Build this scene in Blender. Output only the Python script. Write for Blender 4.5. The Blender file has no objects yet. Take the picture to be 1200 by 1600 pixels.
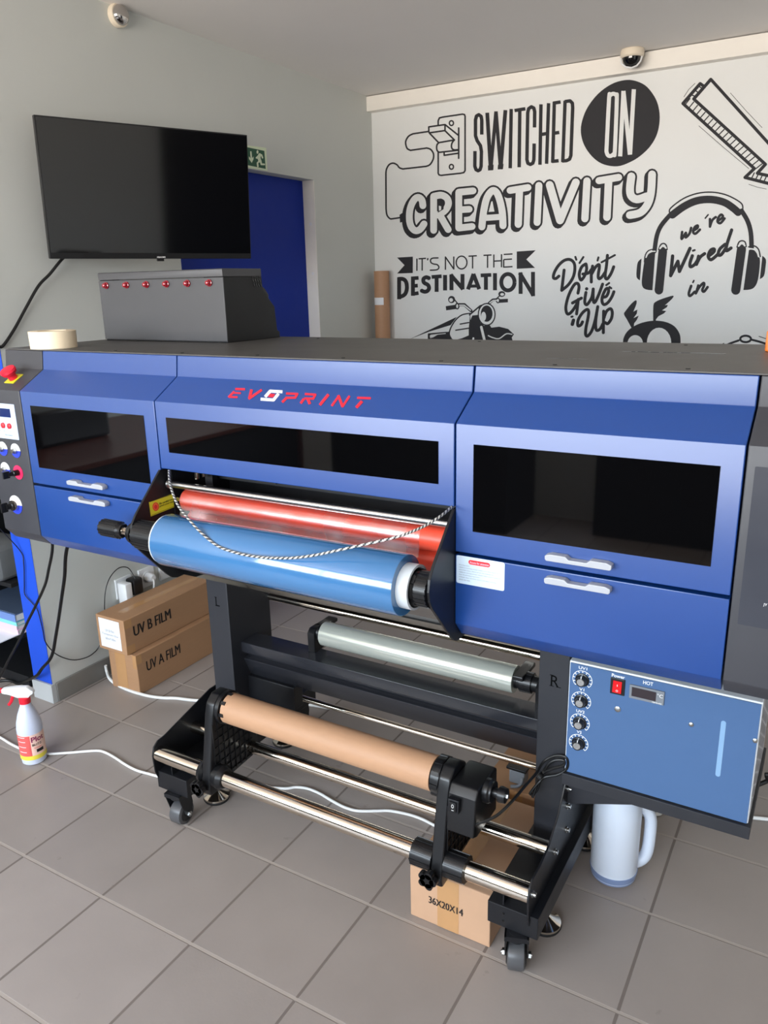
import bpy, bmesh, math, random
from mathutils import Vector, Matrix
random.seed(7)
PI = math.pi
SC = bpy.context.scene
COL = SC.collection

# ------------------------------------------------------------------ camera
FPX = 1223.56
CAM = Vector((2.25169, -1.44853, 1.59742))
RW = [Vector((0.86346844, 0.50392821, -0.02187719)),      # image right
      Vector((0.12288936, -0.25223727, -0.95983049)),     # image down
      Vector((-0.48920391, 0.82609486, -0.27972634))]     # viewing direction
cd = bpy.data.cameras.new('camera'); cam = bpy.data.objects.new('camera', cd); COL.objects.link(cam)
r0, r1, r2 = RW[0], -RW[1], -RW[2]
cam.matrix_world = Matrix(((r0.x, r1.x, r2.x, CAM.x), (r0.y, r1.y, r2.y, CAM.y), (r0.z, r1.z, r2.z, CAM.z), (0, 0, 0, 1)))
cd.sensor_fit = 'AUTO'; cd.sensor_width = 36.0; cd.lens = FPX * 36.0 / 1600.0
cd.clip_start = 0.05
SC.camera = cam

# ------------------------------------------------------------------ light
W = bpy.data.worlds.new('world'); SC.world = W; W.use_nodes = True
bg = W.node_tree.nodes['Background']
def sky():                 # overcast-bright sky above the horizon, sunlit warm paving below it
    N = W.node_tree.nodes; L = W.node_tree.links
    tc = N.new('ShaderNodeTexCoord'); sx = N.new('ShaderNodeSeparateXYZ'); L.new(tc.outputs['Generated'], sx.inputs[0])
    mr = N.new('ShaderNodeMapRange'); mr.inputs[1].default_value = -1.0; mr.inputs[2].default_value = 1.0; L.new(sx.outputs[2], mr.inputs[0])
    cr = N.new('ShaderNodeValToRGB'); L.new(mr.outputs[0], cr.inputs[0]); e = cr.color_ramp.elements
    e[0].position = 0.0; e[0].color = (0.66, 0.60, 0.54, 1)
    e[1].position = 0.49; e[1].color = (1.02, 0.93, 0.84, 1)
    for p, c in ((0.515, (0.80, 0.88, 0.95, 1)), (0.62, (0.80, 0.91, 1.0, 1)), (1.0, (0.55, 0.72, 1.0, 1))):
        x = e.new(p); x.color = c
    L.new(cr.outputs[0], bg.inputs[0]); bg.inputs[1].default_value = SKY
SKY = 17.5
sky()
SC.view_settings.view_transform = 'Standard'; SC.view_settings.look = 'None'
SC.view_settings.exposure = 0.0; SC.view_settings.gamma = 1.0; SC.view_settings.use_curve_mapping = False
def area(name, loc, rot, sx, sy, power, col):
    l = bpy.data.lights.new(name, 'AREA'); l.shape = 'RECTANGLE'; l.size = sx; l.size_y = sy; l.energy = power; l.color = col
    o = bpy.data.objects.new(name, l); o.location = loc; o.rotation_euler = rot; COL.objects.link(o); return o
# daylight entering through the shop windows behind the photographer and on the right
o = area('window_portal', (.5, -3.79, 1.65), (PI/2, 0, 0), 4.6, 1.4, 1, (1, 1, 1)); o.data.cycles.is_portal = True

# ------------------------------------------------------------------ colour + materials
def lin(c):
    def f(v):
        v /= 255.0
        return v/12.92 if v <= 0.04045 else ((v+0.055)/1.055)**2.4
    return (f(c[0]), f(c[1]), f(c[2]), 1.0)
def mat(name, rgb, rough=0.5, metal=0.0, spec=0.5, coat=0.0, coat_r=0.1, var=0.05, nscale=18.0, bump=0.0, bscale=200.0,
        trans=0.0, alpha=1.0, emit=None, ior=1.45, sss=0.0, rvar=0.06, stretch=None):
    m = bpy.data.materials.new(name); m.use_nodes = True
    nt = m.node_tree; N = nt.nodes; L = nt.links; b = N['Principled BSDF']
    base = lin(rgb)
    b.inputs['Metallic'].default_value = metal; b.inputs['Specular IOR Level'].default_value = spec
    b.inputs['Coat Weight'].default_value = coat; b.inputs['Coat Roughness'].default_value = coat_r
    b.inputs['Transmission Weight'].default_value = trans; b.inputs['Alpha'].default_value = alpha
    b.inputs['IOR'].default_value = ior
    if sss: b.inputs['Subsurface Weight'].default_value = sss; b.inputs['Subsurface Radius'].default_value = (.02, .02, .02)
    tc = N.new('ShaderNodeTexCoord'); no = N.new('ShaderNodeTexNoise'); no.inputs['Scale'].default_value = nscale; no.inputs['Detail'].default_value = 4
    if stretch:
        mp = N.new('ShaderNodeMapping'); mp.inputs['Scale'].default_value = stretch
        L.new(tc.outputs['Object'], mp.inputs['Vector']); L.new(mp.outputs[0], no.inputs['Vector'])
    else:
        L.new(tc.outputs['Object'], no.inputs['Vector'])
    mx = N.new('ShaderNodeMix'); mx.data_type = 'RGBA'
    mx.inputs[6].default_value = tuple(c*(1-var) for c in base[:3]) + (1,)
    mx.inputs[7].default_value = tuple(min(1, c*(1+var)) for c in base[:3]) + (1,)
    L.new(no.outputs['Fac'], mx.inputs[0]); L.new(mx.outputs[2], b.inputs['Base Color'])
    mr = N.new('ShaderNodeMapRange'); mr.inputs[3].default_value = max(0, rough-rvar*min(1, rough*4)); mr.inputs[4].default_value = min(1, rough+rvar*min(1, rough*4))
    L.new(no.outputs['Fac'], mr.inputs[0]); L.new(mr.outputs[0], b.inputs['Roughness'])
    if bump:
        n2 = N.new('ShaderNodeTexNoise'); n2.inputs['Scale'].default_value = bscale; n2.inputs['Detail'].default_value = 3
        L.new(tc.outputs['Object'], n2.inputs['Vector'])
        bp = N.new('ShaderNodeBump'); bp.inputs['Strength'].default_value = bump; bp.inputs['Distance'].default_value = 0.002
        L.new(n2.outputs['Fac'], bp.inputs['Height']); L.new(bp.outputs[0], b.inputs['Normal'])
    if emit:
        b.inputs['Emission Color'].default_value = lin(emit[0]); b.inputs['Emission Strength'].default_value = emit[1]
    return m

M = {}
M['wall_grey'] = mat('painted wall grey', (207, 210, 206), 0.75, var=0.03, nscale=3, bump=0.12, bscale=350)
M['wall_white'] = mat('painted wall white', (231, 233, 232), 0.75, var=0.02, nscale=3, bump=0.12, bscale=350)
M['ceiling'] = mat('ceiling paint', (236, 233, 230), 0.8, var=0.03, nscale=2, bump=0.1, bscale=250)
M['trim_white'] = mat('white trim', (242, 238, 230), 0.6, var=0.02)
M['decal'] = mat('black wall paint', (38, 38, 42), 0.7, var=0.05)
M['blue_wall'] = mat('blue wall paint', (22, 74, 196), 0.55, var=0.04, bump=0.08)
M['door_blue'] = mat('blue door laminate', (10, 46, 152), 0.6, spec=0.3, var=0.03)
M['skirting'] = mat('skirting tile', (128, 126, 122), 0.4, var=0.06)
M['skirting_light'] = mat('pale skirting tile', (176, 178, 178), 0.4, var=0.05)
M['blue'] = mat('blue powder coat', (11, 60, 130), 0.45, spec=0.5, coat=0.8, coat_r=0.30, var=0.02, nscale=6, bump=0.03, bscale=900, rvar=0.03)
M['charcoal'] = mat('charcoal powder coat', (60, 60, 65), 0.42, var=0.04, bump=0.05, bscale=900)
M['top_dark'] = mat('dark top sheet', (80, 78, 76), 0.45, var=0.10, nscale=5, bump=0.05, bscale=600)
M['inset'] = mat('grey inset panel', (58, 60, 68), 0.25, var=0.04)
M['black'] = mat('black powder coat', (20, 21, 25), 0.40, var=0.06, bump=0.06, bscale=900)
M['leg'] = mat('graphite powder coat', (40, 41, 46), 0.45, var=0.05, bump=0.06, bscale=900)
M['black_gloss'] = mat('black acrylic', (5, 5, 6), 0.03, var=0.05, rvar=0.0, spec=0.9)
M['black_plastic'] = mat('black plastic', (20, 20, 22), 0.32, var=0.08)
M['rubber'] = mat('black rubber', (18, 18, 19), 0.6, var=0.1)
M['chrome'] = mat('polished steel', (222, 212, 198), 0.10, metal=1.0, var=0.02, rvar=0.02, stretch=(2, 60, 60))
M['steel'] = mat('brushed steel', (190, 190, 188), 0.28, metal=1.0, var=0.05, stretch=(4, 200, 200))
M['alu'] = mat('aluminium handle', (172, 174, 180), 0.4, metal=0.15, var=0.03)
M['red_rubber'] = mat('red silicone roller', (226, 76, 54), 0.38, var=0.04, rvar=0.05)
M['film_blue'] = mat('blue film', (62, 112, 160), 0.16, spec=0.6, coat=0.8, coat_r=0.06, var=0.05, nscale=3, bump=0.30, bscale=26, rvar=0.05)
M['film_clear'] = mat('wound clear film', (206, 210, 200), 0.20, metal=0.5, var=0.08, stretch=(1, 60, 60), rvar=0.04)
M['core_white'] = mat('white plastic core', (192, 196, 200), 0.35, var=0.02)
M['cardboard'] = mat('brown cardboard', (168, 128, 94), 0.72, var=0.07, nscale=14, bump=0.08, bscale=120, stretch=(1, 1, 8))
M['cardboard_light'] = mat('pale cardboard', (188, 150, 120), 0.72, var=0.05, nscale=14, bump=0.05, bscale=120)
M['core_paper'] = mat('paper core', (182, 140, 108), 0.55, var=0.06, nscale=10, stretch=(3, 12, 12), bump=0.05, bscale=60)
M['pack_tape'] = mat('brown packing tape', (184, 140, 96), 0.15, var=0.06)
M['paper'] = mat('white paper', (232, 234, 240), 0.6, var=0.02)
M['print_black'] = mat('black print', (30, 26, 26), 0.6, var=0.05)
M['print_grey'] = mat('grey print', (120, 124, 134), 0.6, var=0.05)
M['label_blue'] = mat('pale blue sticker', (206, 222, 238), 0.35, var=0.02)
M['sign_red'] = mat('red print', (226, 44, 52), 0.4, var=0.03)
M['logo_red'] = mat('red vinyl', (226, 40, 58), 0.35, var=0.03)
M['white'] = mat('white vinyl', (240, 240, 240), 0.4, var=0.02)
M['yellow'] = mat('yellow sticker', (214, 206, 44), 0.4, var=0.03)
M['panel_blue'] = mat('light blue box panel', (70, 100, 142), 0.38, var=0.02, bump=0.03, bscale=800, rvar=0.03)
M['white_metal'] = mat('white painted metal', (226, 230, 236), 0.35, var=0.02)
M['slot_blue'] = mat('pale slot', (130, 165, 200), 0.3, var=0.02)
M['red_switch'] = mat('red rocker', (216, 24, 30), 0.2, var=0.03, coat=0.4)
M['lens_red'] = mat('red glass lens', (150, 14, 34), 0.08, var=0.05, coat=0.5, spec=0.8)
M['grey_plastic'] = mat('grey plastic', (122, 126, 132), 0.4, var=0.03)
M['dark_glass'] = mat('dark display glass', (44, 34, 38), 0.1, var=0.03)
M['lcd'] = mat('blue lcd', (24, 40, 92), 0.15, var=0.03)
M['pad'] = mat('pale keypad', (190, 206, 232), 0.4, var=0.02)
M['dial_blue'] = mat('blue dial print', (46, 66, 196), 0.4, var=0.02)
M['dial_red'] = mat('red dial print', (222, 44, 92), 0.4, var=0.02)
M['estop_red'] = mat('red button plastic', (226, 30, 56), 0.35, var=0.03)
M['tape_cream'] = mat('cream masking tape', (244, 226, 196), 0.6, var=0.03, stretch=(1, 1, 40))
M['orange'] = mat('orange plastic', (246, 128, 48), 0.4, var=0.04)
M['tv_black'] = mat('tv bezel', (20, 20, 22), 0.35, var=0.05)
M['screen'] = mat('tv screen glass', (4, 4, 5), 0.07, var=0.03, rvar=0.0, spec=0.9)
M['device'] = mat('dark grey machine paint', (72, 72, 75), 0.40, var=0.03, bump=0.05, bscale=800)
M['device_shaded'] = mat('shaded machine paint', (17, 17, 19), 0.45, var=0.05, bump=0.05, bscale=800)  # same paint as the cabinet front, darkened to hold the side's shade
M['chrome_cap'] = mat('mirror cap', (205, 200, 196), 0.08, metal=1.0, var=0.02)
M['ivory'] = mat('ivory plastic', (232, 220, 200), 0.45, var=0.02)
M['sign_green'] = mat('green sign', (16, 84, 56), 0.45, var=0.03)
M['sign_glow'] = mat('pale green sign', (226, 238, 208), 0.5, var=0.02)
M['bottle'] = mat('translucent bottle plastic', (206, 212, 230), 0.3, var=0.02, sss=0.5)
M['jug'] = mat('translucent jug plastic', (226, 234, 250), 0.35, var=0.02, sss=0.5)
M['jug_liquid'] = mat('grey blue residue', (130, 148, 186), 0.3, var=0.03)
M['white_plastic'] = mat('white plastic', (238, 240, 242), 0.35, var=0.02)
M['red_plastic'] = mat('red plastic', (226, 30, 50), 0.35, var=0.03)
M['label_red'] = mat('red bottle label', (224, 96, 92), 0.35, var=0.10, nscale=25)
M['label_pink'] = mat('pale bottle label', (244, 206, 190), 0.35, var=0.05)
M['label_yellow'] = mat('yellow label band', (234, 216, 74), 0.35, var=0.05)
M['purple_print'] = mat('purple print', (138, 22, 82), 0.4, var=0.03)
M['cable_black'] = mat('black cable', (14, 14, 15), 0.4, var=0.08)
M['cable_white'] = mat('white cable', (232, 232, 230), 0.45, var=0.02)
M['shelf'] = mat('black bookcase board', (22, 23, 26), 0.5, var=0.06)
M['book_navy'] = mat('navy cover', (64, 78, 100), 0.5, var=0.04)
M['book_blue'] = mat('blue cover', (104, 132, 190), 0.5, var=0.04)
M['book_teal'] = mat('teal cover', (126, 204, 200), 0.5, var=0.04)
M['book_pink'] = mat('pink cover', (230, 190, 216), 0.5, var=0.04)
M['grey_cloth'] = mat('grey fabric', (96, 98, 100), 0.85, var=0.1, bump=0.3, bscale=400)
M['wood_desk'] = mat('red brown desk', (92, 46, 34), 0.3, var=0.15, nscale=4, stretch=(1, 12, 12))
M['cord_silver'] = mat('silver braid', (214, 212, 206), 0.4, metal=0.3, var=0.05)
M['cord_dark'] = mat('dark braid', (40, 40, 42), 0.5, var=0.05)
M['wheel_clear'] = mat('translucent wheel tread', (78, 78, 80), 0.35, var=0.06)
M['letter'] = mat('matt black lettering', (5, 5, 6), 0.8, spec=0.1)
M['beam'] = mat('glossy graphite paint', (40, 41, 46), 0.24, spec=0.8, var=0.05)
M['glass'] = mat('window glass', (240, 246, 250), 0.02, trans=1.0, var=0.0, rvar=0.0)

# thin clear film: mostly see-through with a glossy reflection
def film_material():
    m = bpy.data.materials.new('clear release film'); m.use_nodes = True
    nt = m.node_tree; N = nt.nodes; L = nt.links; N.clear()
    o = N.new('ShaderNodeOutputMaterial'); t = N.new('ShaderNodeBsdfTransparent'); g = N.new('ShaderNodeBsdfGlossy'); mx = N.new('ShaderNodeMixShader')
    t.inputs[0].default_value = (0.93, 0.93, 0.93, 1); g.inputs['Roughness'].default_value = 0.32
    tc = N.new('ShaderNodeTexCoord'); no = N.new('ShaderNodeTexNoise'); no.inputs['Scale'].default_value = 9
    mp = N.new('ShaderNodeMapping'); mp.inputs['Scale'].default_value = (1.0, 0.5, 0.5); mp.inputs['Rotation'].default_value = (0, 0, 0.6)
    L.new(tc.outputs['Object'], mp.inputs['Vector']); L.new(mp.outputs[0], no.inputs['Vector'])
    mr = N.new('ShaderNodeMapRange'); mr.inputs[1].default_value = 0.35; mr.inputs[2].default_value = 0.7; mr.inputs[3].default_value = 0.16; mr.inputs[4].default_value = 0.42
    L.new(no.outputs['Fac'], mr.inputs[0]); L.new(mr.outputs[0], mx.inputs[0])
    bp = N.new('ShaderNodeBump'); bp.inputs['Strength'].default_value = 0.25; bp.inputs['Distance'].default_value = 0.01
    L.new(no.outputs['Fac'], bp.inputs['Height']); L.new(bp.outputs[0], g.inputs['Normal'])
    L.new(t.outputs[0], mx.inputs[1]); L.new(g.outputs[0], mx.inputs[2]); L.new(mx.outputs[0], o.inputs[0])
    return m
M['film_web'] = film_material()

def floor_material():
    m = bpy.data.materials.new('floor tiles'); m.use_nodes = True
    nt = m.node_tree; N = nt.nodes; L = nt.links; b = N['Principled BSDF']
    tc = N.new('ShaderNodeTexCoord'); sx = N.new('ShaderNodeSeparateXYZ'); L.new(tc.outputs['Object'], sx.inputs[0])
    def math_(op, a, bval=None, bsock=None):
        n = N.new('ShaderNodeMath'); n.operation = op; L.new(a, n.inputs[0])
        if bsock is not None: L.new(bsock, n.inputs[1])
        elif bval is not None: n.inputs[1].default_value = bval
        return n.outputs[0]
    def line(s, half):      # 1 on the grout
        u = math_('MULTIPLY', s, 1/0.33); r = math_('ROUND', u); d = math_('ABSOLUTE', math_('SUBTRACT', u, bsock=r))
        mr = N.new('ShaderNodeMapRange'); mr.interpolation_type = 'SMOOTHSTEP'
        mr.inputs[1].default_value = half*0.75; mr.inputs[2].default_value = half*1.25; mr.inputs[3].default_value = 1; mr.inputs[4].default_value = 0
        L.new(d, mr.inputs[0]); return mr.outputs[0]
    gx = line(sx.outputs[0], 0.011); gy = line(sx.outputs[1], 0.0135)
    g = math_('MAXIMUM', gx, bsock=gy)
    # one shade per tile
    fx = math_('FLOOR', math_('MULTIPLY', sx.outputs[0], 1/0.33)); fy = math_('FLOOR', math_('MULTIPLY', sx.outputs[1], 1/0.33))
    cb = N.new('ShaderNodeCombineXYZ'); L.new(fx, cb.inputs[0]); L.new(fy, cb.inputs[1])
    wn = N.new('ShaderNodeTexWhiteNoise'); L.new(cb.outputs[0], wn.inputs['Vector'])
    no = N.new('ShaderNodeTexNoise'); no.inputs['Scale'].default_value = 5; no.inputs['Detail'].default_value = 6; L.new(tc.outputs['Object'], no.inputs['Vector'])
    fine = N.new('ShaderNodeTexNoise'); fine.inputs['Scale'].default_value = 160; L.new(tc.outputs['Object'], fine.inputs['Vector'])
    c1 = N.new('ShaderNodeMix'); c1.data_type = 'RGBA'; c1.inputs[6].default_value = lin((140, 131, 125)); c1.inputs[7].default_value = lin((162, 152, 146))
    f = math_('ADD', math_('MULTIPLY', no.outputs['Fac'], 0.6), bsock=math_('MULTIPLY', wn.outputs['Value'], 0.4)); L.new(f, c1.inputs[0])
    # small dark scuffs
    sc = N.new('ShaderNodeTexNoise'); sc.inputs['Scale'].default_value = 13; sc.inputs['Detail'].default_value = 8; L.new(tc.outputs['Object'], sc.inputs['Vector'])
    ms = N.new('ShaderNodeMapRange'); ms.inputs[1].default_value = 0.70; ms.inputs[2].default_value = 0.76; ms.inputs[3].default_value = 0; ms.inputs[4].default_value = 0.5; L.new(sc.outputs['Fac'], ms.inputs[0])
    c2 = N.new('ShaderNodeMix'); c2.data_type = 'RGBA'; c2.inputs[7].default_value = lin((100, 94, 89)); L.new(ms.outputs[0], c2.inputs[0]); L.new(c1.outputs[2], c2.inputs[6])
    gcol = N.new('ShaderNodeMix'); gcol.data_type = 'RGBA'; gcol.inputs[6].default_value = lin((114, 104, 98)); gcol.inputs[7].default_value = lin((176, 165, 156))
    L.new(math_('MULTIPLY', gy, 0.75), gcol.inputs[0])
    c3 = N.new('ShaderNodeMix'); c3.data_type = 'RGBA'; L.new(g, c3.inputs[0]); L.new(c2.outputs[2], c3.inputs[6]); L.new(gcol.outputs[2], c3.inputs[7])
    L.new(c3.outputs[2], b.inputs['Base Color'])
    mr = N.new('ShaderNodeMapRange'); mr.inputs[3].default_value = 0.34; mr.inputs[4].default_value = 0.48; L.new(no.outputs['Fac'], mr.inputs[0])
    ro = math_('MAXIMUM', mr.outputs[0], bsock=math_('MULTIPLY', g, 0.8)); L.new(ro, b.inputs['Roughness'])
    h = math_('SUBTRACT', math_('MULTIPLY', fine.outputs['Fac'], 0.12), bsock=g)
    bp = N.new('ShaderNodeBump'); bp.inputs['Strength'].default_value = 0.35; bp.inputs['Distance'].default_value = 0.003; L.new(h, bp.inputs['Height']); L.new(bp.outputs[0], b.inputs['Normal'])
    b.inputs['Specular IOR Level'].default_value = 0.45
    return m
M['floor'] = floor_material()

# ------------------------------------------------------------------ geometry helpers
def ray(u, v):
    return RW[0]*((u-600)/FPX) + RW[1]*((v-800)/FPX) + RW[2]
def at(u, v, **k):                     # the point of a picture position on the plane x=, y= or z=
    d = ray(u, v); a, val = list(k.items())[0]; i = 'xyz'.index(a)
    return CAM + d*((val-CAM[i])/d[i])
def at_plane(u, v, p, n):
    d = ray(u, v); return CAM + d*((Vector(p)-CAM).dot(n)/d.dot(n))
ORG = {}
class MB:
    def __init__(s): s.bm = bmesh.new(); s.mi = 0
    def face(s, vs):
        try: f = s.bm.faces.new(vs)
        except ValueError: return None
        f.material_index = s.mi; return f
    def poly(s, pts): return s.face([s.bm.verts.new(p) for p in pts])
    def hexa(s, P):                   # 8 corners: bottom ring then top ring
        v = [s.bm.verts.new(p) for p in P]
        for q in ((3,2,1,0), (4,5,6,7), (0,1,5,4), (1,2,6,5), (2,3,7,6), (3,0,4,7)): s.face([v[i] for i in q])
        return s
    def box(s, x0, x1, y0, y1, z0, z1):
        return s.hexa([(x0,y0,z0),(x1,y0,z0),(x1,y1,z0),(x0,y1,z0),(x0,y0,z1),(x1,y0,z1),(x1,y1,z1),(x0,y1,z1)])
    def obox(s, c, a, b, d):          # centre and three half-axis vectors
        c, a, b, d = map(Vector, (c, a, b, d))
        return s.hexa([c-a-b-d, c+a-b-d, c+a+b-d, c-a+b-d, c-a-b+d, c+a-b+d, c+a+b+d, c-a+b+d])
    def prism(s, poly, vec):          # a closed outline pushed along a vector
        vec = Vector(vec); A = [s.bm.verts.new(p) for p in poly]; B = [s.bm.verts.new(Vector(p)+vec) for p in poly]
        s.face(A[::-1]); s.face(B); n = len(A)
        for i in range(n): s.face([A[i], A[(i+1) % n], B[(i+1) % n], B[i]])
        return s
    def lathe(s, o, axis, prof, seg=28, cap=True):   # prof: (distance along the axis, radius)
        o = Vector(o); ax = Vector(axis).normalized(); t = Vector((0,0,1)) if abs(ax.z) < .9 else Vector((1,0,0))
        u = ax.cross(t).normalized(); w = ax.cross(u); R = []
        for (h, r) in prof:
            R.append([s.bm.verts.new(o+ax*h+(u*math.cos(2*PI*i/seg)+w*math.sin(2*PI*i/seg))*r) for i in range(seg)])
        for a, b in zip(R, R[1:]):
            for i in range(seg): s.face([a[i], a[(i+1) % seg], b[(i+1) % seg], b[i]])
        if cap: s.face(R[0][::-1]); s.face(R[-1])
        return s
    def cyl(s, p0, p1, r, r1=None, seg=28):
        p0 = Vector(p0); p1 = Vector(p1); d = p1-p0
        return s.lathe(p0, d, [(0, r), (d.length, r if r1 is None else r1)], seg)
    def tube(s, pts, r, seg=8, alt=None):
        P = [Vector(p) for p in pts]; prev = None; n = len(P); up = None
        for i in range(n):
            d = (P[min(i+1, n-1)]-P[max(i-1, 0)]).normalized()
            if up is None: up = d.cross(Vector((0,0,1)) if abs(d.z) < .9 else Vector((1,0,0))).normalized()
            up = (up-d*up.dot(d)).normalized(); w = d.cross(up)
            ring = [s.bm.verts.new(P[i]+(up*math.cos(2*PI*k/seg)+w*math.sin(2*PI*k/seg))*r) for k in range(seg)]
            if prev:
                for k in range(seg):
                    f = s.face([prev[k], prev[(k+1) % seg], ring[(k+1) % seg], ring[k]])
                    if alt and f: f.material_index = ((i+k) // 2) % 2
            else: s.face(ring[::-1])
            prev = ring
        s.face(prev); return s
    def ball(s, c, rx, ry=None, rz=None, seg=20, rings=12, half=False):
        ry = rx if ry is None else ry; rz = rx if rz is None else rz; c = Vector(c); prev = None
        lo = 0 if half else -PI/2
        for j in range(rings+1):
            a = lo+(PI/2-lo)*j/rings; cr = max(math.cos(a), 1e-4)
            ring = [s.bm.verts.new(c+Vector((rx*cr*math.cos(2*PI*i/seg), ry*cr*math.sin(2*PI*i/seg), rz*math.sin(a)))) for i in range(seg)]
            if prev:
                for i in range(seg): s.face([prev[i], prev[(i+1) % seg], ring[(i+1) % seg], ring[i]])
            prev = ring
        return s
    def rotz(s, c, a):
        bmesh.ops.rotate(s.bm, verts=s.bm.verts, cent=Vector(c), matrix=Matrix.Rotation(a, 3, 'Z')); return s
    def build(s, name, mats, parent=None, origin=None, bevel=0.0, seg=2, angle=32):
        if bevel:
            bmesh.ops.remove_doubles(s.bm, verts=s.bm.verts, dist=1e-6)
            s.bm.normal_update()
            es = [e for e in s.bm.edges if len(e.link_faces) == 2 and e.calc_face_angle(0) > 0.5]
            bmesh.ops.bevel(s.bm, geom=es, offset=bevel, segments=seg, profile=0.5, affect='EDGES', clamp_overlap=True)
        bmesh.ops.recalc_face_normals(s.bm, faces=s.bm.faces)
        if parent is not None: org = ORG[parent.name]
        elif origin is not None: org = Vector(origin)
        else: org = Vector((0,0,0))
        for v in s.bm.verts: v.co -= org
        me = bpy.data.meshes.new(name); s.bm.to_mesh(me); s.bm.free()
        me.polygons.foreach_set('use_smooth', [True]*len(me.polygons)); me.set_sharp_from_angle(angle=math.radians(20 if bevel else angle))   # bevelled flats stay flat
        for m in (mats if isinstance(mats, (list, tuple)) else [mats]): me.materials.append(m)
        o = bpy.data.objects.new(name, me); COL.objects.link(o)
        if parent is not None: o.parent = parent
        else: o.location = org
        ORG[o.name] = org
        return o
def tag(o, label, cat, group=None):
    o['label'] = label; o['category'] = cat
    if group: o['group'] = group
    return o
def thing(name, label, cat, loc=(0,0,0), group=None):
    o = bpy.data.objects.new(name, None); o.empty_display_size = 0.1; COL.objects.link(o); o.location = loc; ORG[o.name] = Vector(loc)
    return tag(o, label, cat, group)
def struct(mb, name, m, parent=None, **k):
    o = mb.build(name, m, parent, **k); o['kind'] = 'structure'; return o

def smooth(pts, n=6, closed=False):      # Catmull-Rom
    P = [tuple(p) for p in pts]; out = []; N = len(P)
    rng = range(N) if closed else range(N-1)
    for i in rng:
        if closed: a, b, c, d = P[(i-1) % N], P[i], P[(i+1) % N], P[(i+2) % N]
        else: a, b, c, d = P[max(i-1, 0)], P[i], P[i+1], P[min(i+2, N-1)]
        for k in range(n):
            t = k/n
            out.append(tuple(0.5*((2*q) + (-p+r)*t + (2*p-5*q+4*r-s_)*t*t + (-p+3*q-3*r+s_)*t**3) for p, q, r, s_ in zip(a, b, c, d)))
    if not closed: out.append(P[-1])
    return out

class Decal:                              # flat artwork: outlines laid on a surface through a mapping (u, v, level) -> point
    def __init__(s, mapping, view=(0, 0, 1)):
        s.mb = MB(); s.map = mapping; s.T = (0, 0, 1.0); s.k = 0
    def tr(s, p): return (s.T[0]+p[0]/s.T[2], s.T[1]+p[1]/s.T[2])
    def fill(s, pts, mi=0, lev=0):
        s.mb.mi = mi; s.k = (s.k+1) % 60; return s.mb.poly([s.map(*s.tr(p), lev+s.k*.014) for p in pts])   # pieces never share a plane
    def dot(s, c, rx, ry=None, mi=0, lev=0, n=24, rot=0):
        ry = ry or rx
        s.fill([(c[0]+rx*math.cos(2*PI*i/n)*math.cos(rot)-ry*math.sin(2*PI*i/n)*math.sin(rot), c[1]+rx*math.cos(2*PI*i/n)*math.sin(rot)+ry*math.sin(2*PI*i/n)*math.cos(rot)) for i in range(n)], mi, lev)
    def ring(s, c, rx, ry, w, mi=0, lev=0, n=28):
        s.stroke([(c[0]+rx*math.cos(2*PI*i/n), c[1]+ry*math.sin(2*PI*i/n)) for i in range(n+1)], w, mi, lev, rnd=False)
    def stroke(s, pts, w, mi=0, lev=0, rnd=True, sm=0):
        if sm: pts = smooth(pts, sm)
        for i, (a, b) in enumerate(zip(pts, pts[1:])):
            dx, dy = b[0]-a[0], b[1]-a[1]; l = math.hypot(dx, dy)
            if l < 1e-6: continue
            nx, ny = -dy/l*w/2, dx/l*w/2
            s.fill([(a[0]+nx, a[1]+ny), (b[0]+nx, b[1]+ny), (b[0]-nx, b[1]-ny), (a[0]-nx, a[1]-ny)], mi, lev)
        ends = pts if rnd else pts[1:-1]
        for p in ends: s.dot(p, w/2, mi=mi, lev=lev, n=12)
    def strokes(s, many, w, **k):
        for p in many: s.stroke(p, w, **k)

_tc = {}
def text_mesh(body, bold=0.0):            # letters of the built-in font as vertices and faces in a unit box
    key = (body, bold)
    if key in _tc: return _tc[key]
    c = bpy.data.curves.new('t', 'FONT'); c.body = body; c.size = 1; c.offset = bold; c.resolution_u = 4; c.fill_mode = 'FRONT'
    o = bpy.data.objects.new('t', c); COL.objects.link(o)
    dg = bpy.context.evaluated_depsgraph_get(); dg.update()
    me = bpy.data.meshes.new_from_object(o.evaluated_get(dg))
    V = [v.co.copy() for v in me.vertices]; F = [list(p.vertices) for p in me.polygons]
    bpy.data.objects.remove(o); bpy.data.curves.remove(c); bpy.data.meshes.remove(me)
    x0 = min(v.x for v in V); x1 = max(v.x for v in V); y0 = min(v.y for v in V); y1 = max(v.y for v in V)
    V = [((v.x-x0)/(x1-x0), (v.y-y0)/(y1-y0)) for v in V]
    _tc[key] = (V, F, (x1-x0)/(y1-y0)); return _tc[key]
def put_text(mb, body, o, ux, uy, mi=0, bold=0.0):     # lower left corner and the full width and height vectors
    V, F, _ = text_mesh(body, bold); o, ux, uy = Vector(o), Vector(ux), Vector(uy); mb.mi = mi
    vs = [mb.bm.verts.new(o+ux*a+uy*b) for a, b in V]
    for f in F: mb.face([vs[i] for i in f])
def text_h(mb, body, o, dx, dy, h, mi=0, bold=0.0, squeeze=1.0):  # given height, natural width
    asp = text_mesh(body, bold)[2]
    put_text(mb, body, o, Vector(dx)*h*asp*squeeze, Vector(dy)*h, mi, bold)

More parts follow.
